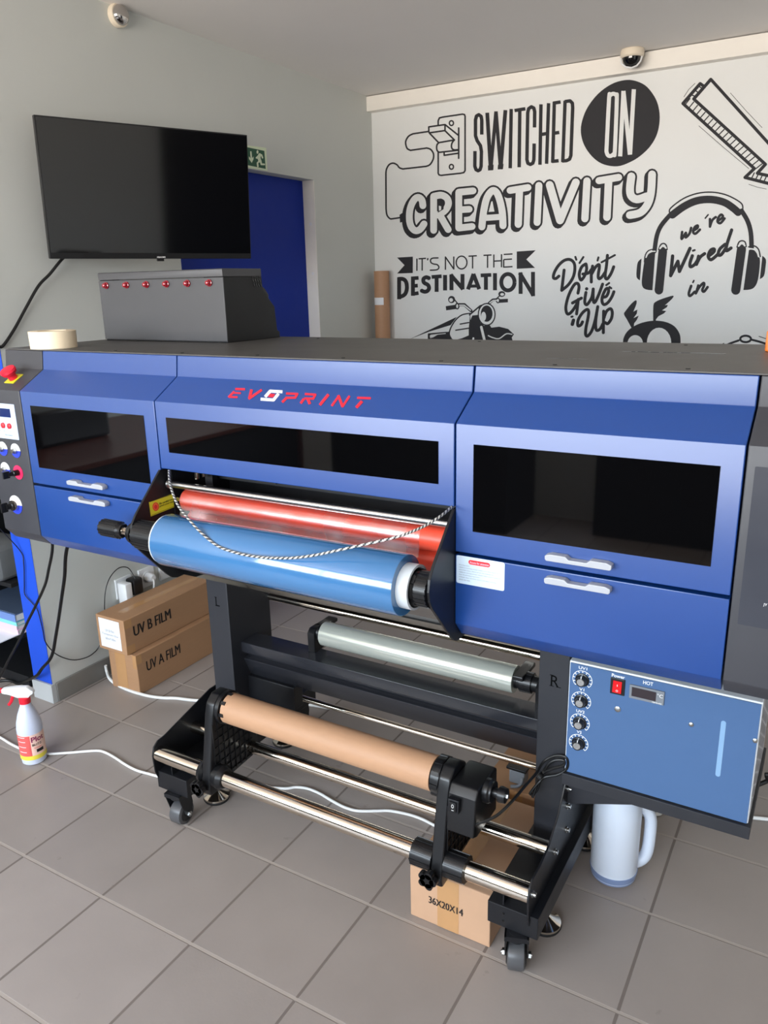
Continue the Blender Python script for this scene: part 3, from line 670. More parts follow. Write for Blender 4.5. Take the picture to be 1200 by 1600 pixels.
for nm, x0, x1, z0, wx0, wx1, wz0, hx in (('side_cover', XA, XB, 1.0605, .2715, .7200, 1.1105, (.406,.5525)), ('front_cover', XB, XC_, 1.156, .798, 1.555, 1.2005, None), ('side_cover', XC_, XD, 1.0605, 1.6327, 2.0863, 1.1092, (1.7915,1.9195))):
    cv = MB().prism(cover_profile(z0, x0+G), (x1-x0-2*G,0,0)).build(nm, M['blue'], pr, bevel=.0018)
    MB().box(wx0, wx1, YFc-.0012, YFc+.001, wz0, 1.2895).build('window_pane', M['black_gloss'], cv)
    if hx:
        h = MB(); handle(h, hx[0], hx[1], 1.0855); h.build('handle', M['alu'], cv, bevel=.0012)
    if nm == 'front_cover': front_cover = cv
for x0, x1, hx in ((XA, XB, (.404,.5535)), (XC_, XD, (1.7918,1.9196))):
    pn = MB().prism([(x0+G,-.05,1.0535),(x0+G,-.05,.898),(x0+G,-.02,.8625),(x0+G,.02,.8625),(x0+G,.02,1.0535)], (x1-x0-2*G,0,0)).build('lower_panel', M['blue'], pr, bevel=.0018)
    h = MB(); handle(h, hx[0], hx[1], 1.0385); h.build('handle', M['alu'], pn, bevel=.0012)
    if x0 == XC_: lower_right = pn
# instruction sticker on the right lower panel
m = MB(); sx0, sx1, sz0, sz1 = 1.5965, 1.7035, .992, 1.0535; y_ = YFc-.0007
def rrect(x0, x1, z0, z1, r, y, n=4):
    out = []
    for cx_, cz_, a0 in ((x1-r, z1-r, 0), (x0+r, z1-r, PI/2), (x0+r, z0+r, PI), (x1-r, z0+r, 1.5*PI)):
        for i in range(n+1):
            a = a0+PI/2*i/n; out.append((cx_+r*math.cos(a), y, cz_+r*math.sin(a)))
    return out
m.mi = 0; m.poly(rrect(sx0, sx1, sz0, sz1, .004, y_)); m.mi = 1; m.poly(rrect(1.624, 1.672, 1.0375, 1.0475, .005, y_-.0003))
put_text(m, 'Access for attention', (1.627, y_-.0006, 1.040), (.042,0,0), (0,0,.0048), 0)
for i, (t, wd) in enumerate((('Warning notice:', .024), ('1.Before moving please make sure that there is no', .093), ('abnormal noise, please press the emergency', .077), ('2.Before moving printer please make sure it stops,no', .093), ('then do printing preparation.', .048), ('3.Please clean carefully before and after printing', .083), ('check the tank.', .026))):
    put_text(m, t, (1.6025, y_-.0004, 1.0315-i*.0053), (wd,0,0), (0,0,.0030), 2)
st = m.build('instruction_sticker', [M['label_blue'], M['sign_red'], M['print_grey']], lower_right); st['label'] = 'pale sticker with red heading'

# end housings (charcoal), with bevelled bottom
for x0, x1 in ((XE0, XA), (XD, XE1)):
    prof = [(x0+G,-.05,.898),(x0+G,-.05,1.328),(x0+G,YU,1.380),(x0+G,YT,1.4325),(x0+G,.68,1.4325),(x0+G,.68,.8625),(x0+G,-.02,.8625)]
    eh = MB().prism(prof, (x1-x0-2*G,0,0)).build('end_housing', M['charcoal'], pr, bevel=.002)
    if x0 == XE0: eh_left = eh
    else:
        MB().prism(rrect(2.139, 2.262, 1.0115, 1.294, .002, YFc-.0002), (0,-.0012,0)).build('inset_panel', M['inset'], eh)
        m = MB(); text_h(m, 'JY', (2.176, YFc-.0018, 1.052), (1,0,0), (0,0,1), .006); m.build('panel_lettering', M['white'], eh)
# keypad and rotary dials on the left housing
y_ = YFc-.0008
kp = MB().prism(rrect(.074, .1995, 1.185, 1.2885, .002, YFc-.0002), (0,-.0014,0)).build('keypad', M['pad'], eh_left)
m = MB(); m.mi = 0; m.poly([(.085,y_-.0014,1.249),(.178,y_-.0014,1.249),(.178,y_-.0014,1.2745),(.085,y_-.0014,1.2745)])
put_text(m, 'Film Control', (.138, y_-.0014, 1.1945), (.034,0,0), (0,0,.0045), 1)
for x in (.094, .116, .136, .165): put_text(m, 'o', (x-.002, y_-.0014, 1.206), (.006,0,0), (0,0,.003), 1)
m.build('keypad_screen', [M['lcd'], M['print_grey']], kp)
for x in (.1365, .1655, .106):
    MB().lathe((x, YFc-.0016, 1.2238), (0,-1,0), [(0,.0085),(.004,.008),(.0055,.005)], 18).build('keypad_button', M['sign_red'], kp)
def dial(x, z, r, red=False, big=False):
    m = MB(); n = 28
    m.lathe((x, YFc-.0002, z), (0,-1,0), [(0,r),(.0014,r)], n)
    for f in m.bm.faces:
        c = f.calc_center_median(); f.material_index = 0 if red else (1 if c.z < z else 0)
    yy = YFc-.0018
    if not red:
        m.mi = 1; m.poly([(x+r*math.cos(PI+PI*i/14), yy, z+r*math.sin(PI+PI*i/14)) for i in range(15)])
        m.mi = 0; m.poly([(x+r*math.cos(PI*i/14), yy, z+r*math.sin(PI*i/14)) for i in range(15)])
    dd = m.build('dial', [M['dial_red'], M['dial_blue']] if red else [M['white'], M['dial_blue']], eh_left)
    kn = MB(); kr = r*.42
    L_ = .034 if (red or big) else .012
    kn.lathe((x, yy, z), (0,-1,0), [(0,kr),(L_*.5,kr*.95),(L_*.55,kr*.7),(L_,kr*.7)], 20)
    if red or big: kn.obox((x-.001, yy-L_-.004, z), (kr*.28,0,0), (0,.010,0), (0,0,kr*1.15))
    kn.build('dial_knob', M['black_plastic'] if (red or big) else M['steel'], dd, bevel=0)
    if big: MB().lathe((x, yy-.001, z), (0,-1,0), [(0,kr*1.35),(.012,kr*1.3),(.012,kr*1.0)], 24).build('dial_collar', M['chrome'], dd)
dial(.1147, 1.1523, .0215); dial(.1745, 1.1516, .0215); dial(.1111, 1.0896, .0215); dial(.1705, 1.0857, .0215, red=True); dial(.1345, .982, .029, big=True)
# emergency stop on the sloping top of the left housing
sl = Vector((0, YU+.05, 1.380-1.328)).normalized(); sn = Vector((0, -sl.z, sl.y))
ec = Vector((.152, -.006, 1.3546))
MB().obox(ec+sn*.0008, (.021,0,0), sl*.021, sn*.0012).build('emergency_plate', M['yellow'], eh_left)
MB().lathe(ec+sn*.002, sn, [(0,.013),(.016,.013),(.018,.021),(.026,.024),(.032,.022),(.034,.012)], 28).build('emergency_button', M['estop_red'], eh_left)

# main body behind the covers
m = MB()
m.box(XA+.002, XD-.002, .20, .675, .8625, 1.431)
m.box(XA+.002, XB-.004, .0205, .20, .8645, 1.0535); m.box(XC_+.004, XD-.002, .0205, .20, .8645, 1.0535)
m.box(XA+.002, XD-.002, .072, .20, 1.17, 1.431)
m.box(XB-.0035, XB+.003, -.018, .20, .90, 1.16); m.box(XC_-.003, XC_+.0035, -.018, .20, .90, 1.16)
m.build('body', M['black'], pr)
MB().box(XE0, XE1, .0445, .685, 1.4328, 1.4362).build('top_sheet', M['top_dark'], pr, bevel=.001)
for x, y in [(q, .075) for q in (.25, .5, .75, 1.0, 1.25, 1.5, 1.75, 2.0, 2.16)] + [(q, .62) for q in (.8, 1.35, 1.9)]:
    MB().lathe((x, y, 1.4363), (0,0,1), [(0,.005),(.0015,.004)], 12).build('top_screw', M['black_plastic'], pr)
MB().box(1.80, 2.02, .40, .405, 1.4362, 1.4368).build('top_slot', M['black_gloss'], pr); MB().box(1.69, 1.78, .20, .2025, 1.4362, 1.4366).build('top_slot', M['black_gloss'], pr)
# brand lettering on the sloping part of the front cover
lp = Vector((0, YFc, 1.328)) + sn*.0006
def on_slope(u, v, lev): return at_plane(u, v, lp+sn*.0004*lev, sn)
d = Decal(on_slope); d.T = (340, 580, 4.2857); w_ = 15
d.stroke([(118,119),(184,121)], w_, rnd=False); d.stroke([(112,135),(72,175)], w_-1, rnd=False); d.stroke([(100,145),(156,147)], w_-3, rnd=False); d.stroke([(75,172),(134,174)], w_-2, rnd=False)
d.stroke([(228,122),(212,185)], w_+4, rnd=False); d.stroke([(207,186),(296,124)], w_+1, rnd=False)
d.stroke([(458,149),(534,152),(520,177),(456,178)], w_, rnd=False); d.stroke([(462,178),(432,208)], w_+2, rnd=False)
d.stroke([(584,152),(655,157),(640,184),(580,182)], w_, rnd=False); d.stroke([(578,184),(556,216)], w_+2, rnd=False); d.stroke([(604,186),(618,220)], w_+4, rnd=False)
d.stroke([(743,155),(684,227)], w_+4, rnd=False)
d.stroke([(764,233),(812,166)], w_, rnd=False); d.stroke([(808,160),(838,240)], w_+3, rnd=False); d.stroke([(834,240),(884,165)], w_, rnd=False)
d.stroke([(934,178),(1026,181)], w_, rnd=False); d.stroke([(968,200),(928,244)], w_+5, rnd=False)
d.mb.build('brand_lettering', M['logo_red'], front_cover)
d = Decal(on_slope); d.T = (340, 580, 4.2857)
d.stroke([(434,138),(352,133),(318,172)], 20, 1, 0, rnd=False); d.stroke([(408,150),(374,193),(288,187)], 20, 1, 0, rnd=False); d.fill([(346,134),(366,134),(352,150),(330,150)], 1); d.fill([(360,196),(384,190),(392,172),(374,178)], 1)
d.fill([(350,150),(386,153),(370,176),(336,172)], 0, 1)
bm_ = d.mb.build('brand_emblem', [M['logo_red'], M['white']], front_cover); bm_['label'] = 'white square emblem with red centre'

# opening under the front cover: dark guide, rollers, rod
m = MB(); m.prism([(.77,-.015,.868),(.77,.02,.862),(.77,.26,.730),(.77,.255,.722),(.77,.015,.852),(.77,-.02,.858)], (.815,0,0)); m.build('guide_plate', M['black_gloss'], pr)
m = MB(); m.box(.80, 1.56, .06, .10, 1.115, 1.128); m.box(.835, .86, .03, .05, 1.10, 1.15); m.box(1.0, 1.06, .04, .06, 1.125, 1.14); m.build('print_platen', M['black'], pr)
m = MB(); m.cyl((.835,.0,1.125), (.835,.0,1.16), .006); m.cyl((.85,.01,1.13),(.85,.01,1.155), .004); m.build('pressure_pin', M['chrome'], pr)
rl = MB().cyl((.80,-.005,1.0655), (1.578,-.005,1.0655), .0288, seg=40).build('laminating_roller', M['red_rubber'], pr); rl['label'] = 'upper red rubber roller'
MB().cyl((.765,-.005,1.0655), (.80,-.005,1.0655), .010).build('roller_shaft', M['chrome'], rl)
rl = MB().cyl((.80,.012,1.0065), (1.578,.012,1.0065), .0288, seg=40).build('laminating_roller', M['red_rubber'], pr); rl['label'] = 'lower red rubber roller'
MB().cyl((.765,.012,1.0065), (.80,.012,1.0065), .010).build('roller_shaft', M['chrome'], rl)
MB().cyl((.764,-.03,1.1108), (1.588,-.03,1.1108), .0085, seg=20).build('guide_rod', M['steel'], pr)
MB().lathe((.764,-.03,1.1108), (1,0,0), [(0,.012),(.004,.011),(.006,.007)], 20).build('rod_washer', M['steel'], pr)
# roll brackets
BP = [(-.052,1.152),(-.100,1.104),(-.146,1.058),(-.163,1.035),(-.1685,1.010),(-.165,.988),(-.152,.968),(-.066,.872),(-.048,.856),(-.030,.850),(.05,.85),(.05,1.152)]
BL = MB().prism([(.7545,y,z) for y, z in BP], (.0065,0,0)).build('roll_bracket', M['black'], pr, bevel=.001)
BR = MB().prism([(1.5865,y,z) for y, z in BP], (.0065,0,0)).build('roll_bracket', M['black'], pr, bevel=.001)
xs = .7612+.0006                                     # warning sticker on the inner side of one bracket
def on_brk(u, v, lev): return at(u, v, x=xs+.0004*lev)
d = Decal(on_brk); d.T = (230, 730, 15)
d.fill([(40,820),(655,598),(708,905),(85,1155)], 0)
d.stroke([(60,815),(655,610)], 8, 1, 1, rnd=False); d.stroke([(95,1130),(700,890)], 8, 1, 1, rnd=False)
d.dot((200,925), 75, 100, 2, 1); d.dot((200,925), 58, 80, 3, 2); d.dot((200,930), 38, 55, 2, 3)
def rowtext(body, a, b, h, mi=1, lev=2):
    V, F, _ = text_mesh(body, .02); d.mb.mi = mi
    vs = [d.mb.bm.verts.new(on_brk(230+(a[0]+(b[0]-a[0])*p)/15, 730+(a[1]+(b[1]-a[1])*p-h*q)/15, lev)) for p, q in V]
    for f in F: d.mb.face([vs[i] for i in f])
rowtext('Be careful not to', (290,880), (660,748), 48); rowtext('pinch your hands', (295,945), (660,812), 48)
ws = d.mb.build('warning_sticker', [M['yellow'], M['print_black'], M['sign_red'], M['orange']], BL); ws['label'] = 'yellow sticker warning of pinched hands'
# unwind hubs with ribs, outer knob and spring
AX = (-.14, 1.0046)
def ribbed(mb, x0, x1, r, y, z, n=22):
    mb.cyl((x0,y,z), (x1,y,z), r, seg=32)
    for i in range(n):
        a = 2*PI*i/n; c = Vector((0, math.cos(a), math.sin(a))); t = Vector((0, -math.sin(a), math.cos(a)))
        mb.obox(Vector(((x0+x1)/2, y, z))+c*r, ((x1-x0)/2,0,0), c*.0016, t*.0018)
hb = MB(); ribbed(hb, .7622, .8538, .036, *AX); hb.build('unwind_hub', M['black_plastic'], pr)
hb = MB(); ribbed(hb, 1.560, 1.586, .036, *AX); hb.lathe((1.538,*AX), (1,0,0), [(0,.028),(.012,.034),(.018,.030),(.022,.030)], 32)
for i in range(4):
    a = PI/4+PI/2*i; c = Vector((0, math.cos(a), math.sin(a))); t = Vector((0, -math.sin(a), math.cos(a))); hb.obox(Vector((1.545,*AX))+c*.034, (.015,0,0), c*.004, t*.008)
hb.build('unwind_hub', M['black_plastic'], pr)
kn = MB(); ribbed(kn, .628, .690, .0215, *AX, n=14); kn.lathe((.690,*AX), (1,0,0), [(0,.0215),(.006,.017),(.012,.017)], 24); kno = kn.build('tension_knob', M['black_plastic'], pr)
sp = [(.700+.034*i/60, AX[0]+.010*math.cos(i*.9), AX[1]+.010*math.sin(i*.9)) for i in range(61)]
MB().tube(sp, .0016, 6).build('spring', M['chrome'], kno)
MB().lathe((.734,*AX), (1,0,0), [(0,.026),(.004,.028),(.010,.028),(.0195,.033)], 28).build('knob_flange', M['black_plastic'], kno)
MB().cyl((.69,*AX), (.735,*AX), .006, seg=14).build('knob_shaft', M['steel'], kno)

# braided cord hanging between the two brackets
cp = [(264,735),(265,752),(270,771),(279,791),(293,809),(314,832),(340,853),(370,864),(401,870),(430,872),(461,871.5),(494,867),(527,860),(573,850),(620,839),(645,830),(667,820),(689,806),(706,792)]
RR = .0675
def cord_pt(u, v, t):
    dr = ray(u, v); a = dr.y**2+dr.z**2; oy, oz = CAM.y-AX[0], CAM.z-AX[1]; b = 2*(oy*dr.y+oz*dr.z); c = oy*oy+oz*oz-RR*RR
    D = b*b-4*a*c; ylin = -.062-.15*math.sin(PI*min(1, max(0, t)))**.7
    if D > 0:
        s = (-b-math.sqrt(D))/(2*a); q = CAM+dr*s
        if q.y < ylin: return q
    return at(u, v, y=ylin)
n = len(cp); CPT = smooth([tuple(cord_pt(u, v, i/(n-1))) for i, (u, v) in enumerate(cp)], 16)
MB().tube(CPT, .0029, 8, alt=True).build('braided_cord', [M['cord_silver'], M['cord_dark']], pr)

# legs and frame
LY0, LY1 = .235, .435
for x0, x1, ch, tx in ((.603, .687, 'L', .637), (1.687, 1.762, 'R', 1.7178)):
    lg = MB().box(x0, x1, LY0, LY1, .13, .868).build('leg', M['leg'], pr, bevel=.0025)
    m = MB(); text_h(m, ch, (tx, LY0-.0006, .643), (1,0,0), (0,0,1), .030, bold=0.0, squeeze=.9)
    hh = .0016
    for a, z in (((tx-.003, tx+.008), .643), ((tx-.003, tx+.006), .6718)): m.box(a[0], a[1], LY0-.0008, LY0-.0006, z, z+hh)
    if ch == 'R': m.box(tx+.014, tx+.026, LY0-.0008, LY0-.0006, .643, .6446)
    m.build('leg_letter', M['letter'], lg)
m = MB(); m.prism([(.687,.280,.512),(.687,.280,.480),(.687,.284,.474),(.687,.312,.470),(.687,.312,.456),(.687,.286,.452),(.687,.316,.382),(.687,.36,.382),(.687,.36,.512)], (1.0,0,0)); m.build('cross_beam', M['beam'], pr, bevel=.0015)
MB().box(.687, .872, .30, .345, .305, .384).build('beam_plate', M['black'], pr, bevel=.002)
cb = MB().cyl((.687,.44,.609), (1.687,.44,.609), .0130).build('chrome_bar', M['chrome'], pr); cb['label'] = 'upper polished bar'
cb = MB().cyl((.687,.45,.2525), (1.687,.45,.2525), .0100).build('chrome_bar', M['chrome'], pr); cb['label'] = 'lower polished bar'
MB().box(.92, .955, .36, .44, .575, .588).build('bar_clip', M['black_plastic'], pr, bevel=.003); MB().box(1.585, 1.615, .32, .42, .585, .598).build('bar_clip', M['black_plastic'], pr, bevel=.003)
# feet rails, side plates, castors, levelling feet
def rail(sx, plate_in, low=False):
    x0, x1 = sx; px0, px1 = plate_in
    fo = MB().box(x0, x1, -.012, .66, .118, .178).build('foot_rail', M['black'], pr, bevel=.002)
    prof = [(-.022,.178),(-.026,.235),(-.018,.262),(.0,.275),(.05,.272),(.115,.285),(.175,.325),(.225,.385),(.245,.425),(.30,.425),(.435,.425),(.50,.30),(.66,.19),(.66,.150),(-.012,.150)]
    if low: prof = [(-.022,.178),(-.026,.235),(-.018,.262),(.0,.275),(.03,.278),(.24,.335),(.435,.335),(.50,.27),(.66,.19),(.66,.150),(-.012,.150)]
    MB().prism([(px0,y,z) for y, z in prof], (px1-px0,0,0)).build('side_plate', M['black'], fo, bevel=.001)
    return fo
railL = rail((.567,.690), (.5695,.5745), True); railR = rail((1.664,1.790), (1.7655,1.7705))
for y, z in ((-.003,.236),(.154,.239),(.2475,.2385),(.2475,.309),(.2475,.361)): MB().lathe((1.7706,y,z), (1,0,0), [(0,.0085),(.003,.0085),(.004,.006),(.009,.006)], 12).build('bolt', M['steel'], railR)
MB().box(1.7705, 1.790, -.012, .25, .1775, .180).build('rail_lip', M['black'], railR); MB().box(1.700, 1.703, -.006, .03, .178, .21).build('rail_tab', M['black'], railR)
m = MB(); m.box(.628, .631, -.008, .03, .178, .205); m.build('rail_tab', M['black'], railL)
for p in ((1.705,-.0121,.158),(1.705,-.0121,.137)): MB().lathe(p, (0,-1,0), [(0,.003),(.0008,.003)], 8).build('rail_hole', M['black_gloss'], railR)
def castor(x, y, a):
    c = Vector((x, y, 0)); m = MB()
    m.cyl((x,y,.095), (x,y,.118), .020, seg=18); m.box(x-.029, x+.029, y-.024, y+.026, .104, .117)
    for s in (-1, 1): m.prism([(x+s*.0265-.0015, y+q, z) for q, z in ((-.026,.117),(.028,.117),(.036,.065),(.026,.030),(.010,.028),(-.004,.045))], (.003,0,0))
    m.rotz(c, a); fk = m.build('castor', M['black'], pr)
    wy = y+.012
    m = MB(); m.lathe((x-.0215, wy, .0372), (1,0,0), [(0,.030),(.003,.036),(.008,.037),(.035,.037),(.040,.036),(.043,.030)], 32); m.rotz(c, a); m.build('wheel', M['wheel_clear'], fk)
    for s in (-1, 1):
        m = MB(); m.lathe((x+s*.0217, wy, .0372), (s,0,0), [(0,.027),(.0025,.024),(.003,.010)], 24); m.rotz(c, a); m.build('wheel_hub', M['black_plastic'], fk)
    m = MB(); m.cyl((x-.037, wy, .0372), (x+.037, wy, .0372), .0045, seg=12)
    for s in (-1, 1): m.lathe((x+s*.0285, wy, .0372), (s,0,0), [(0,.009),(.006,.009),(.0065,.005)], 6)
    m.rotz(c, a); m.build('axle', M['steel'], fk)
castor(.632, .0, .10); castor(1.737, -.004, .33); castor(.632, .62, .05); castor(1.737, .62, .05)
def foot(x, y):
    f = MB().lathe((x, y, .001), (0,0,1), [(0,.040),(.006,.043),(.009,.042)], 28).build('levelling_foot', M['rubber'], pr)
    MB().lathe((x, y, .010), (0,0,1), [(0,.0415),(.006,.0415),(.014,.026),(.024,.012),(.026,.0085),(.108,.0085)], 28).build('foot_stem', M['chrome'], f)
foot(.648, .150); foot(1.752, .160); foot(.645, .515); foot(1.752, .515)
# front and rear bars of the take-up
fb = MB().cyl((.5745,.0,.2318), (1.7655,.0,.2318), .0237, seg=40).build('take_up_bar', M['chrome'], pr); fb['label'] = 'thicker polished bar at the very front'
rb = MB().cyl((.5745,.154,.2405), (1.7655,.154,.2405), .0195, seg=36).build('take_up_bar', M['chrome'], pr); rb['label'] = 'thinner polished bar behind the front one'
CY, CZ = .06, .4265                                          # axis of the take-up core
def arm(x0, x1, inner):
    prof = [(-.030,.178),(-.036,.200),(-.030,.230),(.004,.420),(.015,.455),(.040,.476),(.075,.476),(.105,.455),(.118,.425),(.190,.260),(.190,.215),(.165,.203),(.03,.195),(.0,.178)]
    ar = MB().prism([(x0,y,z) for y, z in prof], (x1-x0,0,0)).build('take_up_arm', M['black_plastic'], pr, bevel=.006, seg=3)
    m = MB(); xi = x1 if inner > 0 else x0
    for i in range(9):
        z = .215+i*.026; ya = -.020+.155*(z-.215)/.21*.25; yb = .175-(z-.215)*.30
        m.box(min(xi, xi+inner*.003), max(xi, xi+inner*.003), ya, yb, z, z+.0022)
    for i in range(8):
        y = -.005+i*.022; zt = min(.40+y*.4, .52-y*1.45); m.box(min(xi, xi+inner*.003), max(xi, xi+inner*.003), y, y+.0022, .21, max(.23, zt))
    m.build('arm_ribs', M['black_plastic'], ar)
    return ar
aL = arm(.775, .808, 1); aR = arm(1.520, 1.553, 1)
for x0, x1 in ((.755,.775),(.808,.842)): MB().lathe((x0,0,.2318), (1,0,0), [(0,.033),((x1-x0)*.6,.036),(x1-x0,.028)], 32).build('bar_collar', M['black_plastic'], aL)
for x0, x1 in ((1.462,1.520),(1.553,1.605)):
    m = MB(); ribbed(m, x0, x1, .0335, 0, .2318, 12); m.build('bar_collar', M['black_plastic'], aR)
for ar, x in ((aL, .792), (aR, 1.536)):
    m = MB(); m.cyl((x-.010,-.030,.212), (x-.010,-.050,.212), .012, seg=14)
    for i in range(5):
        a = 2*PI*i/5; m.lathe((x-.010+.016*math.cos(a), -.048, .212+.016*math.sin(a)), (0,-1,0), [(0,.0095),(.014,.0095)], 12)
    m.lathe((x-.010,-.048,.212), (0,-1,0), [(0,.019),(.014,.019)], 20); m.build('star_knob', M['black_plastic'], ar)
m = MB(); m.lathe((.8085,CY,CZ), (1,0,0), [(0,.050),(.012,.050),(.013,.040),(.05,.040)], 32)
for i in range(8):
    a = 2*PI*i/8; c = Vector((0, math.cos(a), math.sin(a))); m.obox(Vector((.825,CY,CZ))+c*.043, (.012,0,0), c*.004, Vector((0,-math.sin(a),math.cos(a)))*.005)
m.build('core_chuck', M['black_plastic'], aL)
m = MB(); m.lathe((1.46,CY,CZ), (1,0,0), [(0,.040),(.036,.040),(.037,.048),(.058,.050),(.0597,.050)], 32)
for i in range(10):
    a = 2*PI*i/10; c = Vector((0, math.cos(a), math.sin(a))); m.obox(Vector((1.508,CY,CZ))+c*.0475, (.010,0,0), c*.004, Vector((0,-math.sin(a),math.cos(a)))*.005)
m.build('core_chuck', M['black_plastic'], aR)
# drive motor
m = MB(); m.prism([(1.5535,-.012,.335),(1.5535,.0,.432),(1.5535,.015,.453),(1.5535,.115,.453),(1.5535,.130,.445),(1.5535,.130,.325),(1.5535,.01,.325)], (.072,0,0)); mo = m.build('drive_motor', M['black_plastic'], pr, bevel=.005, seg=3)
m = MB(); m.box(1.560, 1.588, -.0155, -.003, .392, .428); sw = m.build('switch_frame', M['black'], mo, bevel=.0015)
m = MB(); m.box(1.565, 1.583, -.0195, -.014, .397, .423); m.build('rocker', M['black_plastic'], sw, bevel=.002)
m = MB(); put_text(m, 'I O', (1.5715, -.0199, .4015), (0,0,.017), (.006,0,0), 0); m.build('rocker_marks', M['white'], sw)
m = MB(); m.lathe((1.6255,CY,CZ), (1,0,0), [(0,.030),(.012,.030),(.016,.026),(.020,.026),(.020,.012),(.034,.012),(.034,.019),(.040,.020),(.052,.018),(.053,.008)], 28); m.build('motor_knob', M['black_plastic'], mo)
m = MB(); m.lathe((1.6785,CY,CZ), (1,0,0), [(0,.007),(.004,.007)], 6); m.build('knob_nut', M['steel'], mo)
# motor lead with a tied coil beside the leg
lead = [(1.585,.02,.318)] + [at(*p) if False else at(p[0], p[1], y=p[2]) for p in ((745,1288,.0),(775,1275,.02),(800,1252,.06),(822,1226,.12),(838,1208,.18),(850,1190,.215),(868,1181,.222),(885,1184,.222),(886,1200,.222),(872,1210,.218),(852,1214,.212),(842,1222,.20),(828,1240,.19),(838,1236,.20),(848,1208,.215),(862,1190,.22),(880,1188,.222),(880,1196,.222),(860,1202,.22),(845,1212,.21),(832,1246,.19))]
MB().tube(smooth([tuple(p) for p in lead], 6), .0035, 8).build('motor_lead', M['cable_black'], mo)
ti = at(843,1213,y=.207); MB().lathe(ti-Vector((.004,0,-.004)), (1,0,-.8), [(0,.011),(.010,.011)], 12).build('lead_tie', M['black_plastic'], mo)
# clear-film unwind arms
FYc, FZc, FR = .355, .5695, .0378
m = MB(); m.prism([(.918,FYc-.03,.511),(.918,FYc+.03,.511),(.918,FYc+.032,.575),(.918,FYc+.018,.588),(.918,FYc-.018,.588),(.918,FYc-.032,.575)], (.026,0,0)); m.build('film_support', M['black_plastic'], pr, bevel=.003)
m = MB(); m.prism([(1.650,FYc-.03,.511),(1.650,FYc+.03,.511),(1.650,FYc+.032,.575),(1.650,FYc+.018,.588),(1.650,FYc-.018,.588),(1.650,FYc-.032,.575)], (.036,0,0)); m.cyl((1.590,FYc,FZc), (1.650,FYc,FZc), .022); ribbed(m, 1.600, 1.632, .027, FYc, FZc, 14); m.build('film_support', M['black_plastic'], pr, bevel=0)

# light-blue control box on the right leg
cbx = MB(); BX0, BX1, BY, BZ0, BZ1 = 1.765, 2.184, .2225, .4245, .727
cbx.box(BX0, BX1, BY+.004, .56, BZ0, BZ1); bxo = cbx.build('control_box', M['white_metal'], pr, bevel=.002)
MB().box(BX0+.003, BX1-.003, BY, BY+.004, BZ0+.002, BZ1-.004).build('face_panel', M['panel_blue'], bxo)
m = MB()                                          # perforated ventilated side
for i in range(5):
    for j in range(8): m.lathe((BX1+.0002, .26+i*.055, BZ0+.03+j*.033), (1,0,0), [(0,.013),(.0012,.011)], 12)
m.build('side_vents', M['alu'], bxo)
yp = BY-.0006
for x, z, t in ((1.7984,.686,'UV1'),(1.7981,.630,'V1'),(1.7979,.571,'UV2'),(1.7975,.5147,'V2')):
    m = MB(); put_text(m, t, (x-.010 if len(t) == 3 else x-.006, yp, z+.0265), (.020 if len(t) == 3 else .012,0,0), (0,0,.0075), bold=.01)
    for i in range(11):
        a = math.radians(225-27*i); c = Vector((math.cos(a),0,math.sin(a))); t_ = Vector((-c.z,0,c.x)); m.obox(Vector((x, yp, z))+c*.0205, c*.0028, t_*.0009, (0,.0002,0))
    N2 = 24
    for i in range(N2):
        a0 = math.radians(225-270*i/N2); a1 = math.radians(225-270*(i+1)/N2)
        m.poly([(x+r*math.cos(a), yp, z+r*math.sin(a)) for a, r in ((a0,.0225),(a1,.0225),(a1,.0238),(a0,.0238))])
    m.build('dial_scale', M['white'], bxo)
    m = MB(); m.mi = 0; m.lathe((x, BY-.0002, z), (0,-1,0), [(0,.0165),(.003,.0165),(.004,.0135),(.016,.0115)], 26); m.mi = 1; m.lathe((x, BY-.0163, z), (0,-1,0), [(0,.0090),(.0008,.0085)], 22)
    m.mi = 2; m.obox((x+.001, BY-.0105, z+.0125), (.0008,0,0), (0,.006,0), (0,0,.003))
    m.build('control_knob', [M['black_plastic'], M['steel'], M['white']], bxo)
m = MB(); m.box(1.8645, 1.8975, BY-.003, BY+.001, .6695, .7105); m.build('switch_surround', M['black_plastic'], bxo, bevel=.001)
m = MB(); m.mi = 0; m.hexa([(1.871,BY-.0085,.6765),(1.891,BY-.0085,.6765),(1.891,BY,.6765),(1.871,BY,.6765),(1.871,BY-.004,.7045),(1.891,BY-.004,.7045),(1.891,BY,.7045),(1.871,BY,.7045)])
m.mi = 1; put_text(m, 'O', (1.879, BY-.0084, .6795), (.005,0,0), (0,0,.005), 1); put_text(m, 'I', (1.8806, BY-.0062, .692), (.0012,0,0), (0,0,.005), 1)
m.build('power_switch', [M['red_switch'], M['white']], bxo)
m = MB(); m.box(1.9085, 1.9855, BY-.004, BY+.001, .6695, .7035); dsp = m.build('temperature_display', M['grey_plastic'], bxo, bevel=.001)
m = MB(); m.poly([(1.914,BY-.0044,.676),(1.968,BY-.0044,.676),(1.968,BY-.0044,.699),(1.914,BY-.0044,.699)]); m.build('display_glass', M['dark_glass'], dsp)
m = MB(); text_h(m, '\u00b0C', (1.9705, BY-.0045, .6875), (1,0,0), (0,0,1), .009); put_text(m, 'XMTB-400', (1.960, BY-.0045, .671), (.021,0,0), (0,0,.0035), bold=.01)
put_text(m, 'HOT', (1.937, yp, .7105), (.022,0,0), (0,0,.009), bold=.01); put_text(m, 'Power', (1.866, yp, .7115), (.030,0,0), (0,0,.0085), bold=.02)
m.build('box_lettering', M['white'], bxo)
